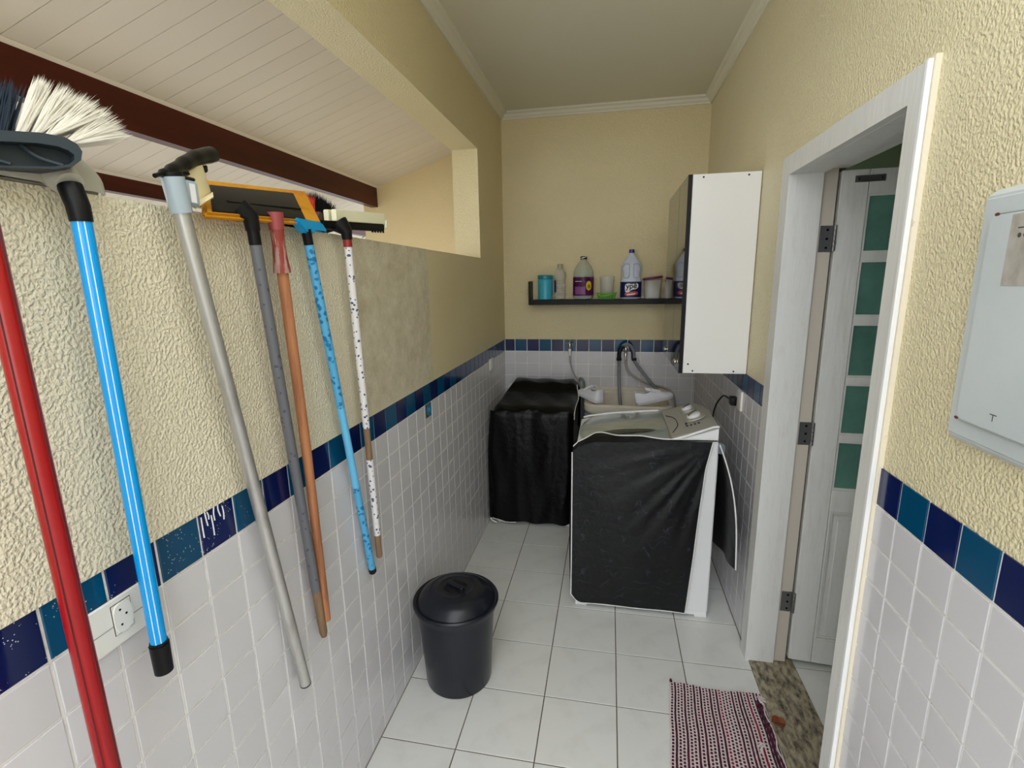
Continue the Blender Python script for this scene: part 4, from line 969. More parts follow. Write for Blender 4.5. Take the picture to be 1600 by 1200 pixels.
b = B(); b.lathe([(0.058, 0.0), (0.058, 0.003)], (0.84, 3.995, SB), 28, sy=0.75); obj('base', b, m_lime, t)
b = B(); b.tube(bez([(0.764, 3.985, SB+0.040), (0.80, 3.938, SB+0.026), (0.86, 3.933, SB+0.034), (0.915, 3.985, SB+0.052)], 8), 0.003, 8); obj('handle', b, mat('pale_lime', (160, 220, 120), 0.4), t)
t = thing('measuring_cup', (0.842, 4.0, SB+0.004), 'clear plastic cup with dark residue standing in the lime basket', 'cup')
b = B(); b.lathe([(0.040, 0.004), (0.046, 0.006), (0.057, 0.172), (0.059, 0.172), (0.055, 0.168), (0.044, 0.010), (0.01, 0.009)], (0.842, 4.0, SB), 30, cap1=False, sy=0.8); obj('cup_body', b, m_clear, t)
b = B(); b.lathe([(0.040, 0.012), (0.045, 0.050), (0.038, 0.066), (0.012, 0.058)], (0.842, 4.0, SB), 24, sy=0.8); obj('residue', b, m_dark, t)
jg = (1.022, 4.0, SB)
t = thing('bleach_jug', jg, 'white jug with blue cap and navy label lettered ype on the shelf', 'jug')
b = B(); b.lathe([(0.066, 0), (0.076, 0.006), (0.078, 0.02), (0.078, 0.135), (0.076, 0.145), (0.071, 0.165), (0.069, 0.185), (0.074, 0.212), (0.076, 0.235), (0.071, 0.262), (0.052, 0.292), (0.032, 0.320), (0.020, 0.334), (0.019, 0.345)], jg, 36, sy=0.62, n=2.6); bd = obj('body', b, m_jug, t)
for sx_ in (-1, 1):
    b = B()
    pts = [(sx_*0.018, 0.262), (sx_*0.050, 0.262), (sx_*0.064, 0.235), (sx_*0.060, 0.200), (sx_*0.058, 0.180), (sx_*0.055, 0.162), (sx_*0.024, 0.160), (sx_*0.016, 0.185), (sx_*0.016, 0.24), (sx_*0.018, 0.262)]
    def yf(px, pz):
        r_ = 0.072; return jg[1]-0.62*0.074*(max(0.0, 1-abs(px/0.074)**2.6))**(1/2.6)-0.001
    P3 = [(jg[0]+px, yf(px, pz), jg[2]+pz) for px, pz in pts]
    b.tube(bez(P3, 5), 0.0028, 6); obj('grip_rim', b, mat('jug_shade', (168, 176, 196), 0.5), bd)
b = B(); b.lathe([(0.0208, 0.3455), (0.0208, 0.368), (0.018, 0.371)], jg, 20); obj('cap', b, m_capblue, t)
b = B(); b.lathe([(0.0795, 0.012), (0.0795, 0.130)], jg, 120, sy=0.625, n=2.6, cap0=False, cap1=False); bmesh.ops.solidify(b.b, geom=list(b.b.faces), thickness=0.0006); lb = obj('label', b, m_navylab, t, 'navy blue label')
def jP(u, z, off=0.0015):
    return Vector((jg[0]+u, jg[1]-0.625*0.0795*(max(0.0, 1-abs(u/0.0795)**2.6))**(1/2.6)-off, jg[2]+z))
def blob(pts, m, name, parent, off, label=None):
    b = B(); cu = sum(p[0] for p in pts)/len(pts); cz = sum(p[1] for p in pts)/len(pts); n = len(pts); P4 = []
    for k in range(n):
        for q in range(3): P4.append((pts[k][0]*(1-q/3)+pts[(k+1) % n][0]*q/3, pts[k][1]*(1-q/3)+pts[(k+1) % n][1]*q/3))
    c = b.b.verts.new(jP(cu, cz, off)); prev = None
    for f in (0.25, 0.5, 0.75, 1.0):
        vs = [b.b.verts.new(jP(cu+(u-cu)*f, cz+(z-cz)*f, off)) for u, z in P4]
        for k in range(len(vs)):
            if prev is None: b.b.faces.new((c, vs[k], vs[(k+1) % len(vs)]))
            else: b.b.faces.new((prev[k], vs[k], vs[(k+1) % len(vs)], prev[(k+1) % len(vs)]))
        prev = vs
    return obj(name, b, m, parent, label)
gp = [(-0.046, 0.088), (-0.040, 0.110), (-0.018, 0.117), (0.010, 0.112), (0.036, 0.121), (0.053, 0.110), (0.053, 0.088), (0.036, 0.074), (0.008, 0.070), (-0.012, 0.055), (-0.030, 0.049), (-0.043, 0.060)]
gq = [(p.x, p.y) for p in bez([(x, z, 0) for x, z in gp[-2:]+gp+gp[:2]], 3)][6:-6]
blob(gq, m_whitep, 'logo_ground', lb, 0.0030, 'white rounded ground of the lettering')
blob([(-0.046, 0.044), (-0.030, 0.050), (-0.004, 0.050), (0.030, 0.058), (0.052, 0.052), (0.052, 0.034), (0.020, 0.028), (-0.020, 0.022), (-0.042, 0.028)], m_redlab, 'red_swash', lb, 0.0036)
blob([(-0.030, 0.036), (0.010, 0.040), (0.034, 0.044), (0.034, 0.036), (0.0, 0.031), (-0.028, 0.029)], m_whitep, 'red_swash_print', lb, 0.0046)
def lettering(txt, size, u0, z0, m, name, parent, off, shear=0.0, bold=0.0, rotz=0.0):
    cu = bpy.data.curves.new('t', 'FONT'); cu.body = txt; cu.size = size; cu.shear = shear; cu.offset = bold; cu.resolution_u = 3
    o = bpy.data.objects.new('t', cu); COL.objects.link(o)
    bpy.context.view_layer.update()
    me = o.evaluated_get(bpy.context.evaluated_depsgraph_get()).to_mesh()
    bb = B(); bb.b.from_mesh(me)
    bmesh.ops.subdivide_edges(bb.b, edges=[e for e in bb.b.edges if e.calc_length() > size*0.12], cuts=2)
    for v in bb.b.verts:
        x, y = v.co.x, v.co.y; x, y = x*math.cos(rotz)-y*math.sin(rotz), x*math.sin(rotz)+y*math.cos(rotz)
        v.co = jP(u0+x, z0+y, off)
    bpy.data.objects.remove(o); bpy.data.curves.remove(cu)
    return obj(name, bb, m, parent)
lettering('ypê', 0.058, -0.038, 0.077, m_black2, 'lettering', lb, 0.0052, 0.12, 0.0013, 0.07)
t = thing('food_container', (1.185, 4.0, SB), 'clear plastic tub with crooked purple lid beside the jug', 'container')
b = B(); b.lathe([(0.056, 0), (0.060, 0.004), (0.068, 0.135), (0.066, 0.14)], (1.185, 4.0, SB), 32, sy=0.85, n=3); obj('tub', b, m_clear, t)
b = B(); b.lathe([(0.055, 0.004), (0.060, 0.09), (0.03, 0.10)], (1.185, 4.0, SB), 24, sy=0.85, n=3); obj('contents', b, mat('white_powder', (206, 204, 212), 0.8), t)
b = B(); b.lathe([(0.072, 0), (0.075, 0.004), (0.075, 0.014), (0.068, 0.017)], (0, 0, 0), 32, sy=0.86, n=3, M=Matrix.Translation((1.185, 4.0, SB+0.147)) @ Matrix.Rotation(math.radians(-7), 4, 'Y')); obj('lid', b, m_plid, t)
t = thing('food_container', (1.345, 4.0, SB), 'second clear tub on the shelf, mostly behind the black cabinet door', 'container')
b = B(); b.lathe([(0.056, 0), (0.060, 0.004), (0.066, 0.12), (0.064, 0.125)], (1.345, 4.0, SB), 32, sy=0.85, n=3); obj('tub', b, m_clear, t)
b = B(); b.lathe([(0.070, 0.126), (0.070, 0.138), (0.062, 0.141)], (1.345, 4.0, SB), 32, sy=0.86, n=3); obj('lid', b, m_plid, t)

# ------------------------------------------------------------------ bin
t = thing('trash_bin', (0.215, 1.885, 0), 'round dark plastic bin with domed lid by the left wall', 'bin')
c = (0.215, 1.885, 0)
b = B(); b.lathe([(0.140, 0.0), (0.147, 0.003), (0.149, 0.012), (0.155, 0.12), (0.166, 0.300), (0.170, 0.355), (0.178, 0.358), (0.181, 0.378), (0.184, 0.386)], c, 64); obj('body', b, m_bin, t)
b = B(); b.lathe([(0.187, 0.3865), (0.191, 0.391), (0.191, 0.400), (0.186, 0.406), (0.176, 0.404), (0.172, 0.400), (0.168, 0.405), (0.155, 0.424), (0.132, 0.440), (0.118, 0.446), (0.115, 0.4475), (0.113, 0.446), (0.100, 0.449), (0.084, 0.452), (0.081, 0.4535), (0.078, 0.452), (0.055, 0.453), (0.02, 0.453)], c, 64); ld = obj('lid', b, m_bin, t)
Rb = Matrix.Translation((0.215, 1.885, 0.4525)) @ Matrix.Rotation(math.radians(-25), 4, 'Z')
b = B()
for sg in (-1, 1):
    b.ball((0, 0, 0), (0.044, 0.019, 0.006), M=Matrix.Translation((0, sg*0.030, 0.001))) 
b2 = B()
bmesh.ops.transform(b.b, matrix=Rb, verts=b.b.verts); obj('grip_hollow_shade', b, m_black, ld)  # black bulges, the shade of both grip hollows put into the colour
b = B(); b.box((-0.048, -0.012, -0.004), (0.048, 0.012, 0.014), 0.006, 3, M=Rb); obj('grip_bar', b, m_bin, ld)

# ------------------------------------------------------------------ rag rug
rug = thing('rag_rug', (1.35, 1.7, 0), 'woven maroon and white rag rug with frayed right edge in front of the door', 'rug')
A_, B_, C_, D_ = Vector((1.168, 1.990, 0)), Vector((1.545, 1.985, 0)), Vector((1.548, 1.36, 0)), Vector((1.105, 1.37, 0))
def rp(u, v, z=0.0):
    p = A_*(1-u)*(1-v)+B_*u*(1-v)+C_*u*v+D_*(1-u)*v
    return Vector((p.x+0.0015*math.sin(v*17+u*3), p.y+0.006*math.sin(u*9), z+0.001+0.0012*math.sin(u*14+v*9)))
NS = 29; NR = 84
for s_ in range(NS):
    u = (s_+0.5)/NS; red = s_ in (8, 15, 24); w_ = 0.38/NS*0.47
    if s_ >= 26 : mm = m_maroon
    else: mm = m_crim if red and s_ != 8 else m_maroon
    v1 = 1.0
    b = B(); rings = []
    for k in range(61):
        v = k/60; cpt = rp(u, v, 0.0035); hh = 0.0042*(1+0.35*math.sin(k*2.6+s_)); ww = w_*(1+0.14*math.sin(k*2.1+s_*1.7))
        rings.append([b.b.verts.new(cpt+Vector((dx*ww, 0, dz*hh))) for dx, dz in ((-1, -0.7), (-0.75, 0.5), (0, 1), (0.75, 0.5), (1, -0.7))])
    for k in range(60):
        for q in range(4): b.b.faces.new((rings[k][q], rings[k][q+1], rings[k+1][q+1], rings[k+1][q]))
    obj('fabric_strip', b, mm, rug, 'crimson rag strip' if mm is m_crim else None, at=None)
b = B()
for s_ in range(NS+1):
    for r in range(NR):
        if s_ > 26 and 4 < r < 80: continue
        v = (r+0.5)/NR; u = s_/NS; c0 = rp(u, v, 0.0)
        hw, hl = 0.0026*random.uniform(0.8, 1.15), 0.0022*random.uniform(0.8, 1.3)
        # thread lies over every other strip
        b.box(c0+Vector((-hw, -hl, 0.002)), c0+Vector((hw, hl, 0.0094)))
obj('cotton_threads', b, m_cotton, rug, kind='stuff')
b = B()
for s_ in range(NS):
    if s_ % 5 == 4 or s_ in (1, 7, 12, 21, 22): continue
    if s_ > 25: continue
    for r in range(NR):
        if (r+s_) % 2: continue
        v = (r+0.5)/NR; c0 = rp((s_+0.5)/NS, v, 0.0)
        b.box(c0+Vector((-0.006, -0.0010, 0.006)), c0+Vector((0.006, 0.0010, 0.0092)))
obj('warp_threads', b, m_cotton, rug, kind='stuff')
for (u0, v0, n_, dr, sd) in ((0.965, 0.03, 9, (0.3, -1), 1), (0.86, 0.42, 6, (-1, -0.2), 2), (0.98, 0.72, 8, (0.5, -1), 3)):
    random.seed(sd); b = B(); p0 = rp(u0, v0, 0.012)
    for k in range(n_):
        a = math.atan2(dr[1], dr[0]) + random.uniform(-0.7, 0.7); L_ = random.uniform(0.025, 0.05)
        b.tube(bez([p0+Vector((random.uniform(-.008, .008), random.uniform(-.008, .008), 0)), p0+Vector((L_*0.5*math.cos(a), L_*0.5*math.sin(a), 0.006)), p0+Vector((L_*math.cos(a+0.3), L_*math.sin(a+0.3), 0.003))], 4), 0.0021, 6)
    obj('loose_threads', b, m_cotton, rug, 'frayed tuft of white threads')
b = B(); b.tube(bez([rp(0.985, v/12, 0.006)+Vector((0.004*math.sin(v*2.2), 0, 0)) for v in range(1, 13)], 4), 0.003, 6); obj('edge_cord', b, m_cotton, rug)
b = B(); b.ball(tuple(rp(0.0, 0.0, 0.008)+Vector((0.004, 0.01, 0))), (0.006, 0.012, 0.006)); obj('knot', b, m_maroon, rug)
t = thing('dry_leaf', (1.572, 1.845, 0.01), 'curled orange brown dry leaf where the rug meets the granite threshold', 'leaf')
b = B()
def lf(u, v):
    l_ = u-0.5; w2 = (v-0.5)*0.052*math.sqrt(max(0.02, 1-(2*l_)**2))
    return Vector((1.572+0.05*l_, 1.845+w2, 0.013+0.010*abs(v-0.5)*2+0.003*math.sin(u*7)))
b.sheet(lf, 10, 6, 0.0008); obj('blade', b, mat('dry_leaf_brown', (126, 62, 28), 0.6), t)
b = B(); b.tube([(1.547, 1.845, 0.014), (1.600, 1.846, 0.013)], 0.0011, 6); obj('rib', b, m_rust, t)

# ------------------------------------------------------------------ brooms and squeegees hung over the parapet
def V3(*a): return Vector(a)
def lerp(a, c, t_): return Vector(a)*(1-t_)+Vector(c)*t_
def bristles(pts, m, parent, label=None, r=0.0009, flare=0.0):
    """pts: list of (root, tip)"""
    b = B()
    for (p, q) in pts:
        p, q = Vector(p), Vector(q); d = (q-p).normalized(); a = d.orthogonal().normalized(); c_ = d.cross(a)
        mid = (p+q)/2 + Vector((random.uniform(-1, 1), random.uniform(-1, 1), 0))*0.002
        R0 = [b.b.verts.new(p+(a*math.cos(k*2.094)+c_*math.sin(k*2.094))*r) for k in range(3)]
        R1 = [b.b.verts.new(mid+(a*math.cos(k*2.094)+c_*math.sin(k*2.094))*r) for k in range(3)]
        e = b.b.verts.new(q)
        for k in range(3):
            b.b.faces.new((R0[k], R0[(k+1) % 3], R1[(k+1) % 3], R1[k])); b.b.faces.new((R1[k], R1[(k+1) % 3], e))
    return obj('bristles', b, m, parent, label, kind='stuff')

# 1 red pole
a, z_ = V3(0.055, 0.533, 1.945), V3(0.125, 0.490, 0.62)
t = thing('broom', (0.07, 0.53, 1.95), 'leftmost broom with red metal pole and slate and white bristles', 'broom', 'brooms and squeegees hung on the parapet')
b = B(); b.tube([a, z_], 0.0145, 24); po = obj('pole', b, m_red, t, 'glossy red fluted pole')
for da in (0.3, 2.0, 3.7, 5.3):
    o_ = V3(math.cos(da), math.sin(da), 0)*0.0142; b = B(); b.tube([a+o_, z_+o_], 0.0012, 6); obj('groove', b, m_redline, po)
random.seed(3)
# head: hollow face towards the viewer, left end turned away and lower
HM = Matrix.Translation((0.08, 0.658, 1.990)) @ Matrix.Rotation(math.radians(-28), 4, 'Z') @ Matrix.Rotation(math.radians(7), 4, 'X') @ Matrix.Translation((-0.08, -0.660, -1.982))
def hobj(name, b, m, parent, label=None):
    bmesh.ops.transform(b.b, matrix=HM, verts=b.b.verts); return obj(name, b, m, parent, label)
o1 = [(0.26, 1.953), (0.622, 1.953), (0.644, 1.957), (0.656, 1.966), (0.661, 1.978), (0.658, 1.988), (0.646, 1.997), (0.620, 2.001), (0.26, 2.000)]
i1 = [(0.263, 1.956), (0.620, 1.956), (0.640, 1.960), (0.648, 1.966), (0.650, 1.973), (0.645, 1.979), (0.634, 1.984), (0.612, 1.987), (0.263, 1.986)]
b = B(); b.prism(o1, 'x', 0.010, 0.055, 0.003, 2); blk = hobj('broom_head', b, m_slate, t)
n = len(o1); b = B()
L = [[b.b.verts.new((x, p[0], p[1])) for p in pr_] for x, pr_ in ((0.055, o1), (0.080, o1), (0.080, i1), (0.057, i1))]
for i in range(3):
    for k in range(n): b.b.faces.new((L[i][k], L[i][(k+1) % n], L[i+1][(k+1) % n], L[i+1][k]))
hobj('rim', b, m_slate, blk)
for yy in (0.47, 0.565, 0.622):
    b = B(); b.tube(bez([(0.060, yy-0.025, 1.987), (0.068, yy-0.012, 1.970), (0.076, yy+0.012, 1.958)], 5), 0.003, 8); hobj('rib', b, m_slate, blk)
b = B(); b.tube([a, V3(0.045, 0.525, 1.965)], 0.018, 18); obj('socket', b, m_slate, blk)
P = []
def hp(x, y, z): return HM @ Vector((x, y, z))
for k in range(1500):
    y = random.uniform(0.36, 0.592); x = random.uniform(0.016, 0.072); L_ = random.uniform(0.072, 0.084); an = math.radians(24+random.uniform(-7, 7))
    P.append((hp(x, y, 1.998), hp(x+random.uniform(-.004, .004), y+L_*math.sin(an), 1.998+L_*math.cos(an))))
bristles(P, m_bd, t, 'slate grey bristles', 0.0011)
P = []
for cl in range(4):
    for row in range(2):
        for k in range(170):
            y = 0.598+cl*0.0155+random.uniform(-.004, .004); x = 0.026+row*0.035+random.uniform(-.008, .008)
            f = cl/3.0; s_ = random.random(); ang = math.radians(28+22*f+s_*20*(0.5+f)); L_ = random.uniform(0.082, 0.096)
            z0 = 1.999-0.010*(cl == 3)
            P.append((hp(x, y, z0), hp(x+random.uniform(-.006, .006), y+L_*math.sin(ang), z0+L_*math.cos(ang))))
bristles(P, m_bw, t, 'white bristles splayed at right end', 0.0010)

# 2 blue pole, grey housing behind
t = thing('broom', (0.03, 0.65, 1.95), 'broom with bright blue pole, white pinstripes and light grey head', 'broom', 'brooms and squeegees hung on the parapet')
a, z_ = V3(0.052, 0.662, 1.888), V3(0.050, 0.661, 1.135)
b = B(); b.tube([a, z_], 0.0135, 24); po = obj('pole', b, m_blue, t)
for da in (-1.05, -0.45, 1.4):
    o_ = V3(math.cos(da), math.sin(da), 0)*0.0133; b = B(); b.tube([a+o_, z_+o_], 0.0008, 6); obj('pinstripe', b, m_whitep, po)
b = B(); b.tube([V3(0.050, 0.661, 1.134), V3(0.050, 0.661, 1.075)], [0.0165, 0.0155], 24); b.tube([V3(0.050, 0.661, 1.14), V3(0.050, 0.661, 1.13)], 0.0148, 24); obj('end_cap', b, m_black, t, 'black rubber end cap')
b = B(); b.tube([V3(0.052, 0.662, 1.887), V3(0.052, 0.661, 1.91), V3(0.040, 0.664, 1.940)], [0.0150, 0.0160, 0.0165], 20); obj('ferrule', b, m_black, t)
def housing(u, v):
    y = 0.30+0.468*u
    s_ = max(0.0, 1-((u-0.55)/0.45)**5)**0.45 if u > 0.55 else 1.0
    a_ = PI*v; hw = 0.056*(0.35+0.65*s_); ca, sa = math.cos(a_), math.sin(a_)
    return V3(-0.040+hw*math.copysign(abs(ca)**0.55, ca), y-0.012*sa, 1.944+0.072*abs(sa)**0.45*(0.15+0.85*s_))
b = B(); b.sheet(housing, 40, 20, 0.002); b.box((-0.100, 0.31, 1.9415), (-0.002, 0.745, 1.946), 0.001)
hd = obj('broom_head', b, m_ltgrey, t, 'rounded light grey plastic head')
b = B(); b.tube([V3(0.040, 0.664, 1.942), V3(-0.005, 0.672, 1.975)], [0.020, 0.030], 18); obj('neck', b, m_ltgrey, hd)

# 3 aluminium pole with roller squeegee
t = thing('sponge_mop', (0.04, 0.88, 1.95), 'bare aluminium pole with grey clamp, cream plate and black rubber roll', 'mop', 'brooms and squeegees hung on the parapet')
a, z_ = V3(0.056, 0.850, 1.935), V3(0.030, 1.072, 0.665)
dirp = (z_-a).normalized()
b = B(); b.tube([a, z_], 0.0148, 24); obj('pole', b, m_alu, t)
b = B(); b.tube([z_-dirp*0.002, z_+dirp*0.002], 0.0152, 24); obj('end_rim', b, m_black, t)
b = B(); b.tube([a-dirp*0.052, a+dirp*0.012], [0.0200, 0.0190], 24); cl_ = obj('clamp', b, m_bluegrey, t)
b = B(); b.tube([a-dirp*0.060, a-dirp*0.052], 0.0185, 20); obj('clamp_plug', b, m_black, cl_)
b = B(); b.box((0.036, 0.858, 1.938), (0.068, 0.892, 1.986), 0.010, 3); sq = obj('clamp_block', b, m_bluegrey, t)
b = B(); b.box((0.0682, 0.866, 1.944), (0.069, 0.879, 1.979)); obj('sticker', b, m_whitep, sq)
b = B(); b.box((0.038, 0.862, 1.9855), (0.066, 0.889, 1.992), 0.004); obj('block_cap', b, m_black, sq)
b = B(); b.hexa([(0.034, 0.858, 1.994), (0.030, 0.948, 2.040), (0.030, 0.964, 1.980), (0.034, 0.902, 1.946), (0.029, 0.860, 1.994), (0.025, 0.950, 2.040), (0.025, 0.966, 1.980), (0.029, 0.904, 1.946)], 0.001, 1); cr_ = obj('cream_plate', b, m_creamp, t)
b = B(); b.hexa([(0.034, 0.964, 1.981), (0.036, 0.900, 1.948), (0.058, 0.884, 1.937), (0.058, 0.936, 1.966), (0.031, 0.966, 1.978), (0.033, 0.902, 1.945), (0.056, 0.886, 1.934), (0.056, 0.938, 1.963)], 0.0008, 1); obj('lip', b, m_creamp, cr_)
b = B(); b.tube(bez([(0.060, 0.800, 1.980), (0.050, 0.84, 1.995), (0.034, 0.895, 2.020), (0.018, 0.95, 2.045), (0.002, 1.012, 2.066)], 5), [0.004]*3+[0.008]*3+[0.011]*4+[0.014]*4+[0.016]*4+[0.017]*3, 16); ro = obj('rubber_roll', b, mat('black_rubber', (14, 14, 13), 0.3, spec=0.25), t)
b = B(); b.tube([(0.001, 1.0125, 2.0662), (-0.0001, 1.0165, 2.0675)], 0.0135, 16); obj('roll_end', b, m_black2, ro)
b = B(); b.hexa([(0.050, 0.85, 1.985), (0.012, 0.985, 2.025), (0.002, 0.982, 2.022), (0.042, 0.848, 1.983), (0.048, 0.85, 1.997), (0.008, 0.99, 2.040), (-0.002, 0.988, 2.040), (0.040, 0.848, 1.995)], 0.002, 1); obj('rubber_flap', b, m_black, ro)

# 4 grey pole with big mustard foam squeegee head
t = thing('foam_mop', (0.05, 1.06, 1.95), 'grey pole mop with wide mustard foam head over black plate', 'mop', 'brooms and squeegees hung on the parapet')
a, z_ = V3(0.056, 1.048, 1.878), V3(0.030, 1.166, 0.90)
b = B(); b.tube([a, z_], 0.0132, 24); po = obj('pole', b, m_greysleeve, t, 'grey printed plastic sleeve')
d_ = (z_-a).normalized()
b = B(); b.tube([z_, z_+d_*0.05, z_+d_*0.155, z_+d_*0.172], [0.0124, 0.0120, 0.0118, 0.0085], 20); obj('pole_end', b, m_rawwood, t, 'bare rounded wooden pole end')
b = B(); b.tube([a-d_*0.032, a+d_*0.001], 0.0136, 20); obj('ferrule', b, m_black, t)
b = B(); b.tube([a-d_*0.030, a-d_*0.06, V3(0.040, 1.028, 1.955)], [0.0155, 0.0185, 0.026], 18); cn = obj('connector', b, m_black, t)
n1, n2, f1_, f2_ = V3(0.058, 0.905, 1.929), V3(0.058, 1.335, 1.955), V3(-0.075, 1.478, 2.072), V3(-0.075, 1.06, 2.030)
# black plate faces down/forward; mustard foam lies above and sticks out round it
up_ = (n2-n1).cross(f1_-n2).normalized()
if up_.z < 0: up_ = -up_
cc = (n1+n2+f1_+f2_)/4
def quad(s, off, h): return [p+(p-cc)*(s-1)+up_*h for p in (n1, n2, f1_, f2_)]
b = B(); b.hexa(quad(1.0, 0, -0.016)+quad(1.0, 0, 0.0), 0.006); obj('foam_pad', b, m_foamY, t, 'mustard yellow foam pad')
b = B(); b.hexa([p+(n1-cc)*0.13 for p in quad(0.78, 0, 0.0)]+[p+(n1-cc)*0.13 for p in quad(0.75, 0, 0.003)], 0.0015, 1); pt_ = obj('back_plate', b, m_black, t)
b = B(); b.tube([lerp(lerp(n1, f2_, 0.32), lerp(n2, f1_, 0.32), 0.16)+up_*0.004, lerp(lerp(n1, f2_, 0.32), lerp(n2, f1_, 0.32), 0.80)+up_*0.004], 0.0035, 8); obj('plate_rib', b, m_black, pt_)

# 5 wooden pole with wrapped socket
t = thing('broom', (0.05, 1.12, 1.95), 'broom with bare reddish wooden pole, torn red wrapper and black and coral bristles', 'broom', 'brooms and squeegees hung on the parapet')
a, z_ = V3(0.050, 1.140, 1.900), V3(0.034, 1.196, 0.78)
d_ = (z_-a).normalized()
b = B(); b.tube([a, lerp(a, z_, 0.5)+V3(0.002, 0.003, 0), z_], [0.0138, 0.0132, 0.0118], 20); obj('pole', b, m_wood, t)
b = B(); pts = [a-d_*0.02, a+d_*0.02, a+d_*0.05, a+d_*0.085]; b.tube(pts, [0.0165, 0.0155, 0.0175, 0.0215], 14, caps=False); bmesh.ops.solidify(b.b, geom=list(b.b.faces), thickness=0.001); obj('wrapper', b, m_salmon, t, 'torn red and white plastic wrapper')
b = B(); b.tube([a-d_*0.06, a-d_*0.018], [0.020, 0.0175], 18); obj('socket', b, mat('dusty_red_plastic', (150, 66, 66), 0.45), t)
b = B(); b.prism([(1.10, 1.944), (1.53, 1.948), (1.575, 1.958), (1.585, 1.972), (1.57, 1.984), (1.53, 1.988), (1.10, 1.978)], 'x', -0.105, -0.040, 0.006, 2); hd = obj('broom_head', b, mat('charcoal_plastic', (26, 26, 30), 0.4, spec=0.2), t)
b = B(); b.hexa([(-0.045, 1.12, 1.945), (0.045, 1.118, 1.942), (0.045, 1.152, 1.942), (-0.045, 1.18, 1.945), (-0.045, 1.12, 1.965), (0.040, 1.120, 1.958), (0.040, 1.150, 1.958), (-0.045, 1.18, 1.965)], 0.003); obj('neck', b, m_plum, hd)
b = B(); b.tube([(-0.060, 1.470, 1.994), (-0.030, 1.474, 1.990)], 0.016, 16); obj('end_boss', b, m_plum, hd)
random.seed(5); P = []
for k in range(700):
    y = random.uniform(1.36, 1.475); x = random.uniform(-0.098, -0.048); P.append(((x, y, 1.982), (x+random.uniform(-.004, .004), y+0.01+random.uniform(-.006, .006), 2.052+random.uniform(-.008, .008))))
bristles(P, m_br, t, 'coral red bristles', 0.0013)
P = []
for k in range(900):
    y = random.uniform(1.475, 1.555); x = random.uniform(-0.100, -0.045); f = (y-1.475)/0.080; ang = math.radians(2+f*40+random.uniform(-5, 6)); L_ = random.uniform(0.082, 0.094)-0.006*f
    P.append(((x, y, 1.982), (x+random.uniform(-.004, .004), y+L_*math.sin(ang), 1.982+L_*math.cos(ang))))
bristles(P, m_bk, t, 'black bristles', 0.0012)

# 6 light blue pole
t = thing('window_squeegee', (0.04, 1.27, 1.95), 'light blue printed pole with bright blue squeegee head and black ferrule', 'squeegee', 'brooms and squeegees hung on the parapet')
a, z_ = V3(0.050, 1.270, 1.893), V3(0.022, 1.515, 0.755)
d_ = (z_-a).normalized(); mid_ = a+d_*0.50
b = B(); b.tube([a, mid_], 0.0125, 24); obj('pole', b, m_lbsleeve, t, 'light blue patterned sleeve')
b = B(); b.tube([mid_, mid_+d_*0.30], 0.0124, 24); obj('pole_middle', b, mat('plain_light_blue', (104, 188, 232), 0.35), t, 'plain light blue stretch of the pole')
b = B(); b.tube([mid_+d_*0.30, z_], 0.0125, 24); obj('pole_lower', b, m_lbsleeve, t)
b = B(); b.tube([z_, z_+d_*0.018, z_+d_*0.022], [0.0138, 0.0138, 0.011], 24); obj('end_cap', b, m_black, t)
b = B(); b.tube([a+d_*0.001, a-d_*0.040], [0.0128, 0.0135], 20); obj('ferrule', b, m_black, t)
b = B(); b.prism([(1.215, 1.946), (1.248, 1.920), (1.285, 1.920), (1.290, 1.936), (1.345, 1.929), (1.352, 1.936), (1.330, 1.956), (1.215, 1.956)], 'x', 0.036, 0.062, 0.004, 2); hd = obj('squeegee_head', b, mat('squeegee_blue', (10, 150, 206), 0.35), t)
b = B(); b.box((0.024, 1.17, 1.944), (0.050, 1.30, 1.953), 0.002); obj('blade_holder', b, mat('white_green_plastic', (206, 222, 210), 0.4), hd)

# 7 floral pole
t = thing('floor_squeegee', (0.04, 1.47, 1.95), 'white floral pole with black squeegee head topped by cream foam blades', 'squeegee', 'brooms and squeegees hung on the parapet')
a, z_ = V3(0.050, 1.482, 1.900), V3(0.032, 1.560, 0.775)
d_ = (z_-a).normalized(); L_ = (z_-a).length
b = B(); b.tube([a, a+d_*(L_*0.54)], 0.0120, 20); obj('pole', b, m_flsleeve, t, 'white sleeve printed with small flowers')
b = B(); b.tube([a+d_*(L_*0.54), a+d_*(L_*0.645)], 0.0114, 20); obj('bare_wood', b, m_rawwood, t, 'bare wood where the sleeve is torn')
b = B(); b.tube([a+d_*(L_*0.645), a+d_*(L_*0.915)], 0.0120, 20); obj('lower_sleeve', b, m_flsleeve, t)
b = B(); b.tube([a+d_*(L_*0.915), z_-d_*0.006, z_], [0.0114, 0.0112, 0.009], 20); obj('pole_end', b, m_rawwood, t, 'bare wooden pole end')
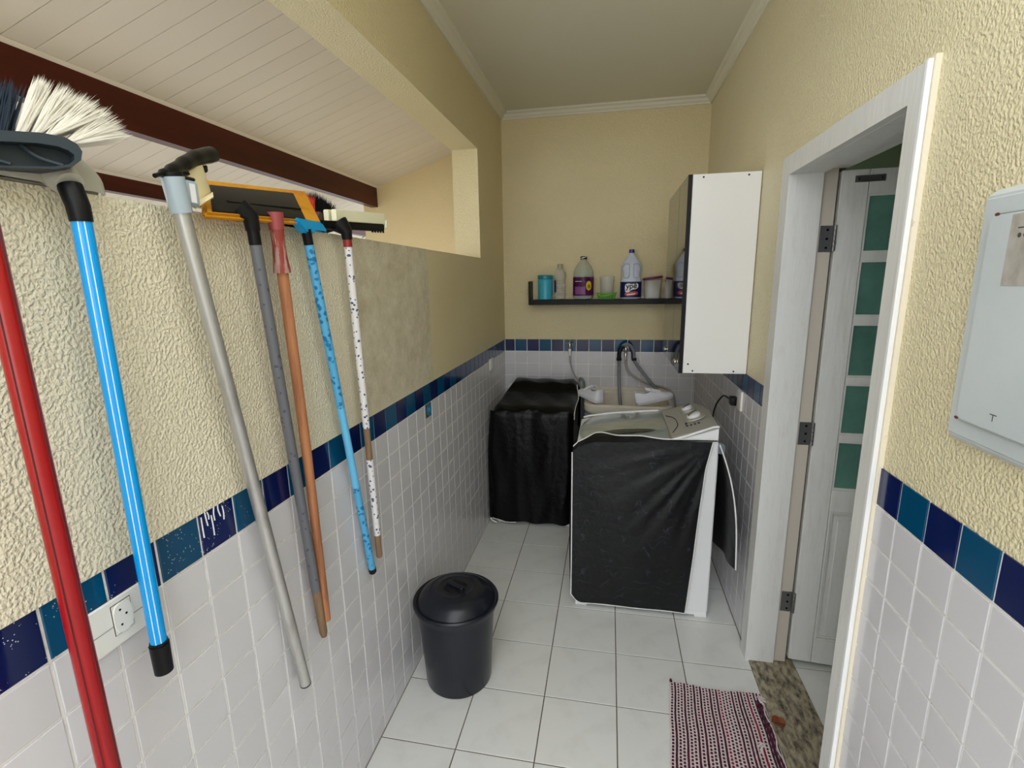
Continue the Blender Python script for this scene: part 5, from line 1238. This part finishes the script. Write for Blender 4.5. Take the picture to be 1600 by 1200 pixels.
b = B(); b.tube([a-d_*0.022, a+d_*0.001], 0.0138, 20); obj('ring', b, mat('brick_red_plastic', (140, 34, 34), 0.4), t)
b = B(); b.tube([a-d_*0.021, a-d_*0.045, V3(0.030, 1.475, 1.968)], [0.0155, 0.019, 0.030], 18); cn = obj('connector', b, m_black, t)
b = B(); b.hexa([(0.030, 1.34, 1.943), (0.030, 1.800, 1.975), (0.005, 1.800, 1.975), (0.005, 1.34, 1.943), (0.034, 1.34, 1.966), (0.034, 1.795, 2.000), (0.002, 1.795, 2.000), (0.002, 1.34, 1.966)], 0.003, 2); hd = obj('squeegee_head', b, m_black, t)
for k in range(5):
    yk = 1.70+k*0.022; zk = 1.943+(yk-1.34)*0.07
    b = B(); b.box((0.026, yk, zk-0.0055), (0.031, yk+0.006, zk+0.002)); obj('stud', b, m_black, hd)
for (xa, xb) in ((0.020, 0.036), (-0.006, 0.010)):
    b = B(); b.hexa([(xb, 1.45, 1.9745), (xb, 1.800, 2.0005), (xa, 1.800, 2.0005), (xa, 1.45, 1.9745), (xb, 1.45, 2.009), (xb, 1.800, 2.038), (xa, 1.800, 2.038), (xa, 1.45, 2.009)], 0.002, 2); obj('foam_blade', b, m_foamC, t)
b = B(); b.hexa([(0.038, 1.801, 1.985), (0.038, 1.812, 1.985), (-0.008, 1.812, 1.985), (-0.008, 1.801, 1.985), (0.038, 1.801, 2.012), (0.038, 1.816, 2.018), (-0.008, 1.816, 2.018), (-0.008, 1.801, 2.012)], 0.002, 1); obj('foam_end', b, m_foamC, t)

# paint drips on one navy tile of the band
b = B(); random.seed(11)
for k in range(7):
    y = 0.842+0.010*k+random.uniform(-.004, .004); z1 = ZT-random.uniform(0.002, 0.02); L_ = random.uniform(0.015, 0.05)
    b.tube(bez([(0.0012, y, z1), (0.0014, y+random.uniform(-.004, .004), z1-L_*0.5), (0.0016, y+random.uniform(-.005, .005), z1-L_)], 4), 0.0014, 6)
obj('paint_drip', b, m_whitep, wall_left, 'white paint drips on a navy tile')
